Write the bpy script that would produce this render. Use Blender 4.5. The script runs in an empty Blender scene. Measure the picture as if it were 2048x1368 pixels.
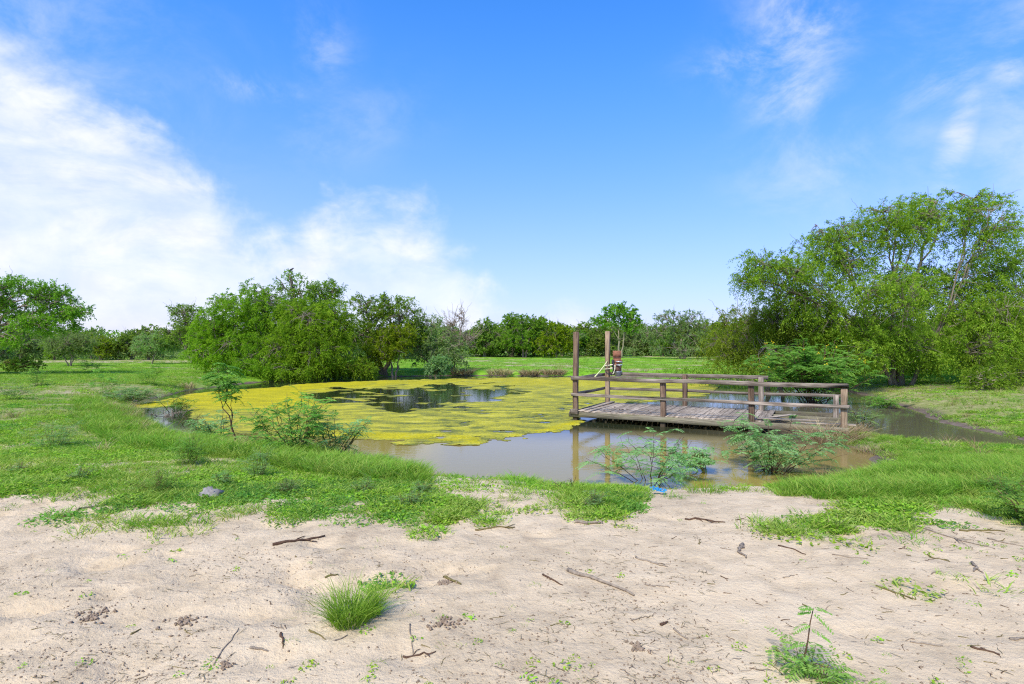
import bpy, math, random
import numpy as np
from mathutils import Vector, Matrix

# ------------------------------------------------------------------ camera, sky, sun, exposure
S = bpy.context.scene
CH = 2.19                      # eye height above the water
F = 20 / 36 * 2048             # focal length in photo pixels
HY = 690.0                     # horizon row in the photo
cam_d = bpy.data.cameras.new('camera'); cam_d.lens = 20; cam_d.sensor_width = 36
cam_d.shift_y = 6 / 2048; cam_d.clip_start = 0.05; cam_d.clip_end = 4000
cam = bpy.data.objects.new('camera', cam_d); S.collection.objects.link(cam)
cam.location = (0, 0, CH); cam.rotation_euler = (math.pi / 2, 0, 0)
S.camera = cam
S.render.engine = 'CYCLES'
S.cycles.use_denoising = False; S.cycles.filter_width = 1.2; S.cycles.sample_clamp_indirect = 6
S.cycles.max_bounces = 12; S.cycles.diffuse_bounces = 7; S.cycles.transmission_bounces = 7; S.cycles.transparent_max_bounces = 8
S.view_settings.view_transform = 'Standard'; S.view_settings.look = 'None'
S.view_settings.gamma = 1; S.view_settings.exposure = 0.8
S.view_settings.use_curve_mapping = False

SUN_EL, SUN_AZ = math.radians(51), math.radians(-152)   # azimuth from +Y towards +X

W = bpy.data.worlds.new('World'); S.world = W; W.use_nodes = True
wt = W.node_tree; wt.nodes.clear()
def N(t, kind, **kw):
    n = t.nodes.new(kind)
    for k, v in kw.items():
        if hasattr(n, k): setattr(n, k, v)
    return n
def L(t, a, b): t.links.new(a, b)
def M_(t, op, a, b=None, c=None, clamp=False):
    n = t.nodes.new('ShaderNodeMath'); n.operation = op; n.use_clamp = clamp
    for i, v in enumerate((a, b, c)):
        if v is None: continue
        if isinstance(v, (int, float)): n.inputs[i].default_value = v
        else: t.links.new(v, n.inputs[i])
    return n.outputs[0]
def MIX(t, f, a, b, mode='MIX'):
    n = t.nodes.new('ShaderNodeMix'); n.data_type = 'RGBA'; n.blend_type = mode
    for i, v in ((0, f), (6, a), (7, b)):
        if isinstance(v, (int, float)): n.inputs[i].default_value = v
        elif isinstance(v, tuple): n.inputs[i].default_value = (*v[:3], 1)
        else: t.links.new(v, n.inputs[i])
    return n.outputs[2]
def SS(t, v, lo, hi):           # smoothstep
    n = t.nodes.new('ShaderNodeMapRange'); n.interpolation_type = 'SMOOTHSTEP'
    t.links.new(v, n.inputs[0]); n.inputs[1].default_value = lo; n.inputs[2].default_value = hi
    return n.outputs[0]
def NOISE(t, vec, scale, detail=4, rough=0.55, dist=0.0):
    n = t.nodes.new('ShaderNodeTexNoise'); n.inputs['Scale'].default_value = scale
    n.inputs['Detail'].default_value = detail; n.inputs['Roughness'].default_value = rough
    n.inputs['Distortion'].default_value = dist
    if vec is not None: t.links.new(vec, n.inputs['Vector'])
    return n.outputs[0]
def MAPPING(t, vec, scale=(1, 1, 1), rot=(0, 0, 0), loc=(0, 0, 0)):
    n = t.nodes.new('ShaderNodeMapping'); n.inputs['Scale'].default_value = scale
    n.inputs['Rotation'].default_value = rot; n.inputs['Location'].default_value = loc
    t.links.new(vec, n.inputs['Vector']); return n.outputs[0]

def azel(px, py):
    u, v = (px - 1024) / F, (HY - py) / F
    return math.atan(u), math.atan(v / math.hypot(1, u))

sky = N(wt, 'ShaderNodeTexSky', sky_type='NISHITA', sun_disc=False)
sky.sun_elevation = SUN_EL; sky.sun_rotation = SUN_AZ
sky.air_density = 1.0; sky.dust_density = 0.6; sky.ozone_density = 2.0
tc = N(wt, 'ShaderNodeTexCoord'); sep = N(wt, 'ShaderNodeSeparateXYZ')
L(wt, tc.outputs['Generated'], sep.inputs[0])
X_, Y_, Z_ = sep.outputs
az = M_(wt, 'ARCTAN2', X_, Y_); el = M_(wt, 'ARCSINE', Z_)
hs = N(wt, 'ShaderNodeHueSaturation'); hs.inputs['Saturation'].default_value = 1.30; hs.inputs['Value'].default_value = 1.0
L(wt, sky.outputs[0], hs.inputs['Color'])
skyc = MIX(wt, 1.0, hs.outputs[0], MIX(wt, SS(wt, el, 0.03, 0.5), (0.34, 0.80, 1.8), (0.22, 1.24, 1.85)), 'MULTIPLY')
# pale air low in the sky
hz = M_(wt, 'EXPONENT', M_(wt, 'MULTIPLY', M_(wt, 'MAXIMUM', el, 0.0), -4.9))
skyc = MIX(wt, M_(wt, 'MULTIPLY', hz, 0.9), skyc, (5.1, 4.75, 6.2))
# cloud bank: its upper edge as a function of compass direction
fc = N(wt, 'ShaderNodeFloatCurve')
edge = [(-700, 30), (-250, 60), (0, 78), (120, 135), (280, 235), (400, 335), (470, 395), (540, 452), (620, 428), (700, 392),
        (800, 400), (880, 430), (930, 480), (960, 550), (1030, 612), (1110, 640), (1400, 660)]
pts = [(0.0, 0.16 / 1.2), (0.2, 0.42 / 1.2), (0.26, 0.44 / 1.2)]
for px, py in edge:
    a, e = azel(px, py); pts.append(((a + math.pi) / (2 * math.pi), e / 1.2))
pts += [(0.66, 0.03), (0.76, 0.2), (0.9, 0.22), (1.0, 0.16 / 1.2)]
cv = fc.mapping.curves[0]
while len(cv.points) > 2: cv.points.remove(cv.points[1])
cv.points[0].location = pts[0]; cv.points[1].location = pts[-1]
for p in pts[1:-1]: cv.points.new(*p)
for p in cv.points: p.handle_type = 'AUTO_CLAMPED'
fc.mapping.update()
L(wt, M_(wt, 'MULTIPLY_ADD', az, 1 / (2 * math.pi), 0.5), fc.inputs['Value'])
el_top = M_(wt, 'MULTIPLY', fc.outputs[0], 1.2)
n1 = NOISE(wt, tc.outputs['Generated'], 5.5, 9, 0.56, 0.4)
n2 = NOISE(wt, MAPPING(wt, tc.outputs['Generated'], (1, 1, 1.7), (0, 0.5, 0), (3, 1, 2)), 13, 8, 0.6, 0.3)
dlt = M_(wt, 'SUBTRACT', el_top, el)
dl = M_(wt, 'MULTIPLY_ADD', M_(wt, 'SUBTRACT', n1, 0.5), 0.30, dlt)
dl = M_(wt, 'MULTIPLY_ADD', M_(wt, 'SUBTRACT', n2, 0.5), 0.12, dl)
streak_ = NOISE(wt, MAPPING(wt, tc.outputs['Generated'], (1.0, 1.0, 2.6), (0.2, 0.75, 0.3)), 5.0, 9, 0.62, 0.5)
m1 = SS(wt, dl, -0.03, 0.10)
lowfade = SS(wt, el, -0.02, 0.13)
inner = SS(wt, n1, 0.36, 0.60)
dens = M_(wt, 'MULTIPLY', m1, M_(wt, 'MULTIPLY_ADD', M_(wt, 'MULTIPLY', inner, SS(wt, streak_, 0.30, 0.62)), 0.42, 0.52))
dens = M_(wt, 'MULTIPLY', dens, M_(wt, 'MULTIPLY_ADD', lowfade, 0.40, 0.55))
# thin high wisps
wn = NOISE(wt, MAPPING(wt, tc.outputs['Generated'], (1.0, 1.0, 1.5), (0.3, 0.5, 0.6)), 6.5, 9, 0.66, 0.35)
def wisp(px, py, sx, sy, amt, rot=0.0):
    a0, e0 = azel(px, py)
    da = M_(wt, 'SUBTRACT', az, a0); de = M_(wt, 'SUBTRACT', el, e0)
    c, s = math.cos(rot), math.sin(rot)
    p = M_(wt, 'ADD', M_(wt, 'MULTIPLY', da, c), M_(wt, 'MULTIPLY', de, s))
    q = M_(wt, 'SUBTRACT', M_(wt, 'MULTIPLY', de, c), M_(wt, 'MULTIPLY', da, s))
    r2 = M_(wt, 'ADD', M_(wt, 'POWER', M_(wt, 'ABSOLUTE', M_(wt, 'DIVIDE', p, sx)), 2), M_(wt, 'POWER', M_(wt, 'ABSOLUTE', M_(wt, 'DIVIDE', q, sy)), 2))
    return M_(wt, 'MULTIPLY', M_(wt, 'EXPONENT', M_(wt, 'MULTIPLY', r2, -1.0)), amt)
ws = None
for w in [(1590, 60, .07, .10, .85, 0.2), (1530, 120, .09, .035, .95, 0), (1580, 180, .06, .05, .85, 0), (1915, 280, .022, .075, 1.0, -0.25),
          (2040, 130, .04, .03, .9, 0.4), (1900, 150, .07, .03, .7, 0.4), (640, 100, .05, .05, .5, 0.6), (510, 175, .07, .02, .6, 0), (690, 250, .12, .06, .25, .3),
          (1620, 330, .10, .08, .4, 0), (-500, 40, .3, .2, .9, 0), (2500, 60, .25, .2, .9, 0)]:
    v = wisp(*w); ws = v if ws is None else M_(wt, 'MAXIMUM', ws, v)
ws = M_(wt, 'MAXIMUM', ws, M_(wt, 'MULTIPLY', SS(wt, M_(wt, 'MULTIPLY', Y_, -1.0), 0.0, 0.4), 0.6))
wd = M_(wt, 'MULTIPLY', ws, SS(wt, wn, 0.36, 0.74))
dens = M_(wt, 'MAXIMUM', dens, M_(wt, 'MULTIPLY', wd, 0.85))
cl_col = MIX(wt, SS(wt, n2, 0.3, 0.65), (5.3, 5.5, 5.9), (6.3, 6.3, 6.35))
skyc = MIX(wt, dens, skyc, cl_col)
bg = N(wt, 'ShaderNodeBackground'); bg.inputs['Strength'].default_value = 0.1
wo = N(wt, 'ShaderNodeOutputWorld'); L(wt, skyc, bg.inputs[0]); L(wt, bg.outputs[0], wo.inputs[0])

sd = bpy.data.lights.new('sun', 'SUN'); sd.energy = 3.3; sd.angle = math.radians(11); sd.color = (1.0, 0.93, 0.80)
sun = bpy.data.objects.new('sun', sd); S.collection.objects.link(sun)
sdir = Vector((math.sin(SUN_AZ) * math.cos(SUN_EL), math.cos(SUN_AZ) * math.cos(SUN_EL), math.sin(SUN_EL)))
sun.rotation_euler = (-sdir).to_track_quat('-Z', 'Y').to_euler(); sun.location = sdir * 50

# ------------------------------------------------------------------ helpers
R = np.random.default_rng(11)
C = S.collection

def fade(t): return t * t * (3 - 2 * t)
def vnoise(x, y, seed=0):
    x = np.asarray(x, float); y = np.asarray(y, float)
    xi, yi = np.floor(x).astype(np.int64), np.floor(y).astype(np.int64)
    fx, fy = fade(x - xi), fade(y - yi)
    def h(a, b):
        n = (a * 374761393 + b * 668265263 + seed * 1442695041) & 0xFFFFFFFF
        n = ((n ^ (n >> 13)) * 1274126177) & 0xFFFFFFFF
        return ((n ^ (n >> 16)) & 0xFFFFFF) / float(0xFFFFFF)
    a, b, c, d = h(xi, yi), h(xi + 1, yi), h(xi, yi + 1), h(xi + 1, yi + 1)
    return (a * (1 - fx) + b * fx) * (1 - fy) + (c * (1 - fx) + d * fx) * fy
def fbm(x, y, seed=0, oct=4):
    s, a, t = 0, 1.0, 0
    for o in range(oct):
        s = s + a * vnoise(np.asarray(x) * 2 ** o, np.asarray(y) * 2 ** o, seed + o * 17); t += a; a *= 0.5
    return s / t
def sstep(v, lo, hi): return fade(np.clip((np.asarray(v, float) - lo) / (hi - lo), 0, 1))

def poly_sd(P, X, Y):            # signed distance to a closed polygon, positive outside
    P = np.asarray(P, float); X = np.asarray(X, float); Y = np.asarray(Y, float)
    best = np.full(X.shape, 1e18); inside = np.zeros(X.shape, bool)
    for (ax, ay), (bx, by) in zip(P, np.roll(P, -1, 0)):
        dx, dy = bx - ax, by - ay
        t = np.clip(((X - ax) * dx + (Y - ay) * dy) / (dx * dx + dy * dy + 1e-12), 0, 1)
        best = np.minimum(best, (X - ax - t * dx) ** 2 + (Y - ay - t * dy) ** 2)
        cond = (ay > Y) != (by > Y)
        xin = (bx - ax) * (Y - ay) / ((by - ay) if by != ay else 1e-12) + ax
        inside ^= cond & (X < xin)
    d = np.sqrt(best)
    return np.where(inside, -d, d)

def px_plane(px, py, z=0.0):     # point of the picture on a level plane
    Yw = (CH - z) * F / (py - HY)
    return ((px - 1024) / F * Yw, Yw)
def to_px(X, Y, Z):
    Ys = np.where(np.abs(Y) < 0.3, 0.3, Y)
    px = 1024 + F * X / Ys; py = HY - F * (Z - CH) / Ys
    return np.where(Y > 0.3, px, -9999), np.where(Y > 0.3, py, 9999)

SHORE_PX = [(262, 812), (290, 845), (345, 868), (420, 887), (500, 896), (600, 903), (700, 917), (780, 938), (850, 955), (930, 962), (1000, 969),
    (1090, 973), (1180, 984), (1260, 988), (1340, 990), (1420, 984), (1500, 984), (1580, 978), (1650, 968), (1720, 950), (1748, 928), (1738, 908),
    (1690, 895), (1640, 882), (1638, 868), (1690, 862), (1760, 872), (1850, 882), (1950, 890), (2060, 896), (2250, 905),
    (2250, 890), (2040, 881), (1960, 862), (1880, 845), (1850, 828), (1790, 808), (1740, 791), (1650, 776), (1560, 765), (1420, 756), (1300, 754),
    (1140, 753), (1000, 751.5), (880, 751.5), (780, 753.5), (700, 756), (600, 759), (500, 766), (430, 774), (370, 782), (330, 793), (285, 799)]
SHORE = [px_plane(*p) for p in SHORE_PX]

def height(X, Y):
    X = np.asarray(X, float); Y = np.asarray(Y, float)
    d = poly_sd(SHORE, X, Y)
    d = d + (fbm(X * 1.1, Y * 1.1, 5, 3) - 0.5) * 0.45
    base = 0.44 + 0.20 * sstep(-Y, -11, -5) + 0.10 * sstep(Y, 45, 90)
    base = base + (fbm(X * 0.16, Y * 0.16, 9, 3) - 0.5) * 0.16
    base = base - 0.26 * sstep(X, 6, 9) * sstep(-np.abs(Y - 12.5), -6, -2)
    land = base * (1 - np.exp(-np.maximum(d, 0) / 1.15))
    bed = -0.6 * (1 - np.exp(np.minimum(d, 0) / 1.2))
    return np.where(d > 0, land, bed)

def hit(px, py, n=1400):         # point of the picture on the terrain
    t = np.geomspace(1.5, 300, n)
    X = (px - 1024) / F * t; Z = CH - (py - HY) / F * t
    H = height(X, t); H = np.maximum(H, 0)
    k = int(np.argmax(Z <= H)) if (Z <= H).any() else n - 1
    return float(X[k]), float(t[k]), float(H[k])
def gz(x, y): return float(height(np.array([x]), np.array([y]))[0])

class Geo:
    def __init__(s): s.v = []; s.q = []; s.t = []; s.n = 0; s.tint = []
    def add(s, v, q=None, t=None, tint=0.5):
        v = np.asarray(v, float).reshape(-1, 3)
        s.v.append(v)
        if q is not None and len(q): s.q.append(np.asarray(q, np.int64).reshape(-1, 4) + s.n)
        if t is not None and len(t): s.t.append(np.asarray(t, np.int64).reshape(-1, 3) + s.n)
        s.tint.append(np.broadcast_to(np.asarray(tint, float), (len(v),)).copy()); s.n += len(v)
    def mesh(s, name, mat=None, smooth=False):
        me = bpy.data.meshes.new(name)
        if s.n:
            v = np.concatenate(s.v); q = np.concatenate(s.q) if s.q else np.zeros((0, 4), np.int64)
            t = np.concatenate(s.t) if s.t else np.zeros((0, 3), np.int64)
            me.vertices.add(len(v)); me.vertices.foreach_set('co', v.astype(np.float32).ravel())
            li = np.concatenate([q.ravel(), t.ravel()]).astype(np.int32)
            me.loops.add(len(li)); me.loops.foreach_set('vertex_index', li)
            st = np.concatenate([np.arange(len(q)) * 4, len(q) * 4 + np.arange(len(t)) * 3]).astype(np.int32)
            me.polygons.add(len(st)); me.polygons.foreach_set('loop_start', st)
            try: me.polygons.foreach_set('loop_total', np.concatenate([np.full(len(q), 4), np.full(len(t), 3)]).astype(np.int32))
            except Exception: pass
            a = me.attributes.new('tint', 'FLOAT', 'POINT'); a.data.foreach_set('value', np.concatenate(s.tint).astype(np.float32))
            me.update(calc_edges=True); me.validate()
            if smooth: me.polygons.foreach_set('use_smooth', np.ones(len(me.polygons), bool))
        if mat: me.materials.append(mat)
        return me
def link(name, me, parent=None, loc=None, **tags):
    o = bpy.data.objects.new(name, me); C.objects.link(o)
    if parent: o.parent = parent
    if loc is not None: o.location = loc
    for k, v in tags.items():
        if v: o[k] = v
    return o
def thing(name, label, category, loc=(0, 0, 0), rot=0.0, group=None):
    o = link(name, None, None, loc, label=label, category=category, group=group)
    o.rotation_euler = (0, 0, rot); o.empty_display_size = 0.2
    return o

def unit(a): return a / (np.linalg.norm(a, axis=-1, keepdims=True) + 1e-9)
def leaves(g, c, u, ln, wd, rng, tint, up=None):      # rhombic leaves: centre, long axis, length, width
    n = len(c); u = unit(u)
    r = rng.normal(size=(n, 3))
    if up is not None: r = r + np.array([0, 0, up])
    w = unit(np.cross(u, r)); nn = np.cross(u, w)
    ln = np.broadcast_to(ln, (n,))[:, None]; wd = np.broadcast_to(wd, (n,))[:, None]
    v = np.stack([c - u * ln * .5, c + w * wd * .5 + nn * wd * .12 + u * ln * .05, c + u * ln * .5, c - w * wd * .5 + nn * wd * .12 + u * ln * .05], 1)
    g.add(v.reshape(-1, 3), q=np.arange(n * 4).reshape(-1, 4), tint=np.repeat(np.broadcast_to(tint, (n,)), 4))
def tube(g, P, r, sides=5, tint=0.5, cap=True):
    P = np.asarray(P, float); n = len(P); r = np.broadcast_to(np.asarray(r, float), (n,))
    T = unit(np.gradient(P, axis=0))
    ref = np.array([0, 0, 1.0]) if abs(T[0][2]) < 0.9 else np.array([1.0, 0, 0])
    A = unit(np.cross(T, ref)); B = np.cross(T, A)
    an = np.linspace(0, 2 * np.pi, sides, endpoint=False)
    ring = P[:, None] + r[:, None, None] * (np.cos(an)[None, :, None] * A[:, None] + np.sin(an)[None, :, None] * B[:, None])
    i = np.arange(n - 1)[:, None] * sides; k = np.arange(sides)[None]; k2 = (k + 1) % sides
    q = np.stack([i + k, i + k2, i + sides + k2, i + sides + k], -1).reshape(-1, 4)
    v = ring.reshape(-1, 3); t = []
    if cap:
        v = np.vstack([v, P[-1], P[0]]); e = (n - 1) * sides
        t = [(e + a, e + (a + 1) % sides, n * sides) for a in range(sides)] + [((a + 1) % sides, a, n * sides + 1) for a in range(sides)]
    g.add(v, q=q, t=t, tint=tint)
def bez(a, b, c, n=7):
    t = np.linspace(0, 1, n)[:, None]
    return (1 - t) ** 2 * np.asarray(a, float) + 2 * t * (1 - t) * np.asarray(b, float) + t ** 2 * np.asarray(c, float)
def wob(P, amp, rng):
    P = np.asarray(P, float).copy(); P[1:-1] += rng.normal(size=(len(P) - 2, 3)) * amp; return P

# ------------------------------------------------------------------ materials
def new_mat(name):
    m = bpy.data.materials.new(name); m.use_nodes = True; t = m.node_tree; t.nodes.clear()
    return m, t
def finish(t, col, rough=0.7, bump=None, bstr=0.3, bdist=0.02, spec=0.3, trans=0.0, tcol=None, metal=None):
    p = N(t, 'ShaderNodeBsdfPrincipled'); o = N(t, 'ShaderNodeOutputMaterial')
    if isinstance(col, tuple): p.inputs['Base Color'].default_value = (*col, 1)
    else: L(t, col, p.inputs['Base Color'])
    if isinstance(rough, (int, float)): p.inputs['Roughness'].default_value = rough
    else: L(t, rough, p.inputs['Roughness'])
    p.inputs['Specular IOR Level'].default_value = spec
    if metal is not None: p.inputs['Metallic'].default_value = metal
    if bump is not None:
        b = N(t, 'ShaderNodeBump'); b.inputs['Strength'].default_value = bstr; b.inputs['Distance'].default_value = bdist
        L(t, bump, b.inputs['Height']); L(t, b.outputs[0], p.inputs['Normal'])
    out = p.outputs[0]
    if trans:
        tr = N(t, 'ShaderNodeBsdfTranslucent'); mx = N(t, 'ShaderNodeMixShader'); mx.inputs[0].default_value = trans
        if tcol is None: tcol = col
        if isinstance(tcol, tuple): tr.inputs[0].default_value = (*tcol, 1)
        else: L(t, tcol, tr.inputs[0])
        L(t, out, mx.inputs[1]); L(t, tr.outputs[0], mx.inputs[2]); out = mx.outputs[0]
    L(t, out, o.inputs[0]); return p
def attr(t, name='tint'):
    a = N(t, 'ShaderNodeAttribute'); a.attribute_name = name; return a.outputs['Fac']
def ramp(t, f, stops):
    r = N(t, 'ShaderNodeValToRGB'); e = r.color_ramp.elements
    e[0].position, e[0].color = stops[0][0], (*stops[0][1], 1)
    e[1].position, e[1].color = stops[-1][0], (*stops[-1][1], 1)
    for p, c in stops[1:-1]:
        k = e.new(p); k.color = (*c, 1)
    L(t, f, r.inputs[0]); return r.outputs[0]
def leaf_mat(name, dark, light, trans=0.5, rough=0.6, spec=0.09):
    m, t = new_mat(name)
    oi = N(t, 'ShaderNodeObjectInfo')
    c = ramp(t, attr(t), [(0.0, dark), (1.0, light)])
    h = N(t, 'ShaderNodeHueSaturation'); L(t, c, h.inputs['Color'])
    L(t, M_(t, 'MULTIPLY_ADD', oi.outputs['Random'], 0.03, 0.485), h.inputs['Hue'])
    L(t, M_(t, 'MULTIPLY_ADD', oi.outputs['Random'], 0.3, 0.85), h.inputs['Value'])
    br = MIX(t, 1.0, h.outputs[0], (1.2, 1.45, 0.6), 'MULTIPLY')
    finish(t, h.outputs[0], rough, spec=spec, trans=trans, tcol=br); return m
def bark_mat(name, a, b):
    m, t = new_mat(name); tcn = N(t, 'ShaderNodeTexCoord')
    n = NOISE(t, MAPPING(t, tcn.outputs['Object'], (9, 9, 2)), 3, 6, 0.65)
    finish(t, ramp(t, n, [(0.3, a), (0.7, b)]), 0.9, bump=n, bstr=0.6, bdist=0.03, spec=0.15); return m

LF_WILLOW = leaf_mat('leaf_willow', (0.115, 0.205, 0.011), (0.31, 0.43, 0.028))
LF_MESQ = leaf_mat('leaf_mesquite', (0.11, 0.21, 0.018), (0.29, 0.44, 0.045))
LF_YELLOW = leaf_mat('leaf_yellow_green', (0.13, 0.22, 0.010), (0.34, 0.44, 0.022))
LF_DARK = leaf_mat('leaf_dark', (0.12, 0.20, 0.028), (0.29, 0.40, 0.065))
LF_GREY = leaf_mat('leaf_grey_green', (0.15, 0.21, 0.065), (0.32, 0.41, 0.16))
LF_BLUE = leaf_mat('leaf_blue_green', (0.15, 0.28, 0.10), (0.36, 0.53, 0.23))
LF_FERN = leaf_mat('leaf_feathery', (0.095, 0.22, 0.035), (0.28, 0.46, 0.09))
LF_RETAMA = leaf_mat('leaf_big_tree', (0.13, 0.215, 0.015), (0.36, 0.47, 0.05))
LF_YOUNG = leaf_mat('leaf_young', (0.15, 0.28, 0.055), (0.36, 0.52, 0.13))
LF_WEED = leaf_mat('leaf_weed', (0.13, 0.24, 0.075), (0.34, 0.47, 0.19))
LF_COVER = leaf_mat('leaf_ground_cover', (0.115, 0.25, 0.012), (0.36, 0.55, 0.05), trans=0.35)
GRASS = leaf_mat('grass_blade', (0.075, 0.185, 0.014), (0.25, 0.42, 0.045), trans=0.35)
GRASS_Y = leaf_mat('grass_blade_pale', (0.17, 0.26, 0.03), (0.42, 0.50, 0.11), trans=0.35)
STRAW = leaf_mat('dry_grass_blade', (0.30, 0.22, 0.11), (0.56, 0.45, 0.25), trans=0.25)
STRAW_B = leaf_mat('brown_dead_grass', (0.16, 0.10, 0.055), (0.42, 0.29, 0.17), trans=0.2)
PETAL = leaf_mat('yellow_petal', (0.75, 0.50, 0.02), (0.85, 0.62, 0.03), trans=0.3)
BARK = bark_mat('bark', (0.10, 0.08, 0.06), (0.28, 0.23, 0.18))
BARK_PALE = bark_mat('pale_bark', (0.16, 0.14, 0.09), (0.34, 0.30, 0.20))
STEM = bark_mat('green_stem', (0.10, 0.085, 0.03), (0.22, 0.17, 0.07))
STEM_DARK = bark_mat('dark_stem', (0.06, 0.035, 0.025), (0.14, 0.08, 0.05))
DEADWOOD = bark_mat('dead_wood', (0.14, 0.105, 0.08), (0.36, 0.29, 0.22))

def wood(name, a, b, crack=0.5, green=0.0):
    m, t = new_mat(name); tcn = N(t, 'ShaderNodeTexCoord'); oi = N(t, 'ShaderNodeObjectInfo')
    off = N(t, 'ShaderNodeVectorMath'); off.operation = 'ADD'
    L(t, tcn.outputs['Object'], off.inputs[0])
    cb = N(t, 'ShaderNodeCombineXYZ'); r10 = M_(t, 'MULTIPLY', oi.outputs['Random'], 37.0)
    for i in range(3): L(t, r10, cb.inputs[i])
    L(t, cb.outputs[0], off.inputs[1])
    v = off.outputs[0]
    grain = NOISE(t, MAPPING(t, v, (1.2, 42, 42)), 1.4, 6, 0.6, 0.3)
    blot = NOISE(t, MAPPING(t, v, (1.6, 5, 5)), 1.2, 4, 0.6)
    fine = NOISE(t, MAPPING(t, v, (3, 120, 120)), 1.5, 3, 0.5)
    c = ramp(t, M_(t, 'ADD', M_(t, 'MULTIPLY', grain, 0.65), M_(t, 'MULTIPLY', blot, 0.35)), [(0.30, tuple(x * 0.35 for x in a)), (0.45, a), (0.66, b)])
    if green:
        c = MIX(t, M_(t, 'MULTIPLY', SS(t, blot, 0.45, 0.7), green), c, (0.13, 0.13, 0.05))
    hv = N(t, 'ShaderNodeHueSaturation'); L(t, c, hv.inputs['Color'])
    L(t, M_(t, 'MULTIPLY_ADD', oi.outputs['Random'], 0.5, 0.75), hv.inputs['Value'])
    gpos = N(t, 'ShaderNodeNewGeometry'); gz_ = N(t, 'ShaderNodeSeparateXYZ'); L(t, gpos.outputs['Position'], gz_.inputs[0])
    wet = SS(t, M_(t, 'MULTIPLY_ADD', blot, 0.16, M_(t, 'MULTIPLY', gz_.outputs[2], -1.0)), -0.12, 0.02)
    soaked = MIX(t, M_(t, 'MULTIPLY', wet, 0.75), hv.outputs[0], (0.035, 0.032, 0.018))
    hgt = M_(t, 'ADD', M_(t, 'MULTIPLY', SS(t, grain, 0.3, 0.5), 0.7), M_(t, 'MULTIPLY', fine, 0.3))
    finish(t, soaked, 0.85, bump=hgt, bstr=crack, bdist=0.008, spec=0.2); return m
WOOD_DECK = wood('weathered_deck_wood', (0.24, 0.185, 0.135), (0.52, 0.42, 0.325), 0.9)
WOOD_RAIL = wood('grey_rail_wood', (0.15, 0.115, 0.09), (0.42, 0.345, 0.28), 0.8)
WOOD_POST = wood('brown_post_wood', (0.10, 0.062, 0.042), (0.33, 0.22, 0.15), 0.8)
WOOD_TAN = wood('tan_post_wood', (0.24, 0.16, 0.105), (0.54, 0.40, 0.27), 0.8)
WOOD_WET = wood('mossy_edge_wood', (0.13, 0.11, 0.075), (0.30, 0.26, 0.19), 0.6, 0.6)

# terrain
m, t = new_mat('terrain'); GROUND = m
geo = N(t, 'ShaderNodeNewGeometry'); pos = geo.outputs['Position']
big = NOISE(t, pos, 0.9, 6, 0.6); mid = NOISE(t, pos, 5, 7, 0.62, 0.3); fin = NOISE(t, pos, 34, 6, 0.7); grit = NOISE(t, pos, 160, 3, 0.6)
streak = NOISE(t, MAPPING(t, pos, (0.7, 3.2, 1), (0, 0, 0.35)), 4.5, 7, 0.65, 0.6)
sandc = ramp(t, M_(t, 'ADD', M_(t, 'MULTIPLY', mid, 0.5), M_(t, 'MULTIPLY', big, 0.5)), [(0.32, (0.35, 0.255, 0.16)), (0.46, (0.51, 0.385, 0.245)), (0.55, (0.60, 0.455, 0.295)), (0.68, (0.65, 0.505, 0.335))])
sandc = MIX(t, M_(t, 'MULTIPLY', SS(t, streak, 0.56, 0.72), M_(t, 'MULTIPLY_ADD', attr(t, 'dirt'), 0.9, 0.18)), sandc, (0.27, 0.205, 0.15))
sandc = MIX(t, M_(t, 'MULTIPLY', SS(t, fin, 0.57, 0.72), M_(t, 'MULTIPLY_ADD', attr(t, 'dirt'), 0.75, 0.2)), sandc, (0.22, 0.165, 0.12))  # dirt specks, with small shadows of the dents painted in too
sandc = MIX(t, M_(t, 'MULTIPLY', SS(t, grit, 0.35, 0.65), 0.22), sandc, (0.63, 0.50, 0.365))
soil = ramp(t, M_(t, 'ADD', M_(t, 'MULTIPLY', mid, 0.6), M_(t, 'MULTIPLY', fin, 0.4)), [(0.3, (0.12, 0.145, 0.035)), (0.5, (0.24, 0.24, 0.085)), (0.66, (0.43, 0.36, 0.20))])
mead = ramp(t, M_(t, 'ADD', M_(t, 'MULTIPLY', NOISE(t, MAPPING(t, pos, (0.35, 1.2, 1)), 0.7, 7, 0.65), 0.6), M_(t, 'MULTIPLY', fin, 0.4)), [(0.36, (0.085, 0.20, 0.010)), (0.5, (0.165, 0.34, 0.018)), (0.66, (0.30, 0.42, 0.06))])
dryc = ramp(t, mid, [(0.3, (0.30, 0.23, 0.13)), (0.7, (0.48, 0.40, 0.26))])
mudc = ramp(t, mid, [(0.3, (0.085, 0.06, 0.045)), (0.7, (0.21, 0.16, 0.125))])
gc = MIX(t, attr(t, 'far'), soil, mead)
gc = MIX(t, SS(t, M_(t, 'ADD', attr(t, 'dry'), M_(t, 'MULTIPLY_ADD', fin, 0.5, -0.25)), 0.35, 0.65), gc, dryc)
sm = SS(t, M_(t, 'ADD', attr(t, 'sand'), M_(t, 'ADD', M_(t, 'MULTIPLY_ADD', fin, 0.5, -0.25), M_(t, 'MULTIPLY_ADD', mid, 0.5, -0.25))), 0.40, 0.60)
gc = MIX(t, sm, gc, sandc)
gc = MIX(t, SS(t, M_(t, 'ADD', attr(t, 'mud'), M_(t, 'MULTIPLY_ADD', mid, 0.6, -0.3)), 0.35, 0.7), gc, mudc)
bh = M_(t, 'ADD', M_(t, 'MULTIPLY', mid, 1.0), M_(t, 'ADD', M_(t, 'MULTIPLY', fin, 0.45), M_(t, 'ADD', M_(t, 'MULTIPLY', grit, 0.10), M_(t, 'MULTIPLY', streak, 0.12))))
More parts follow.
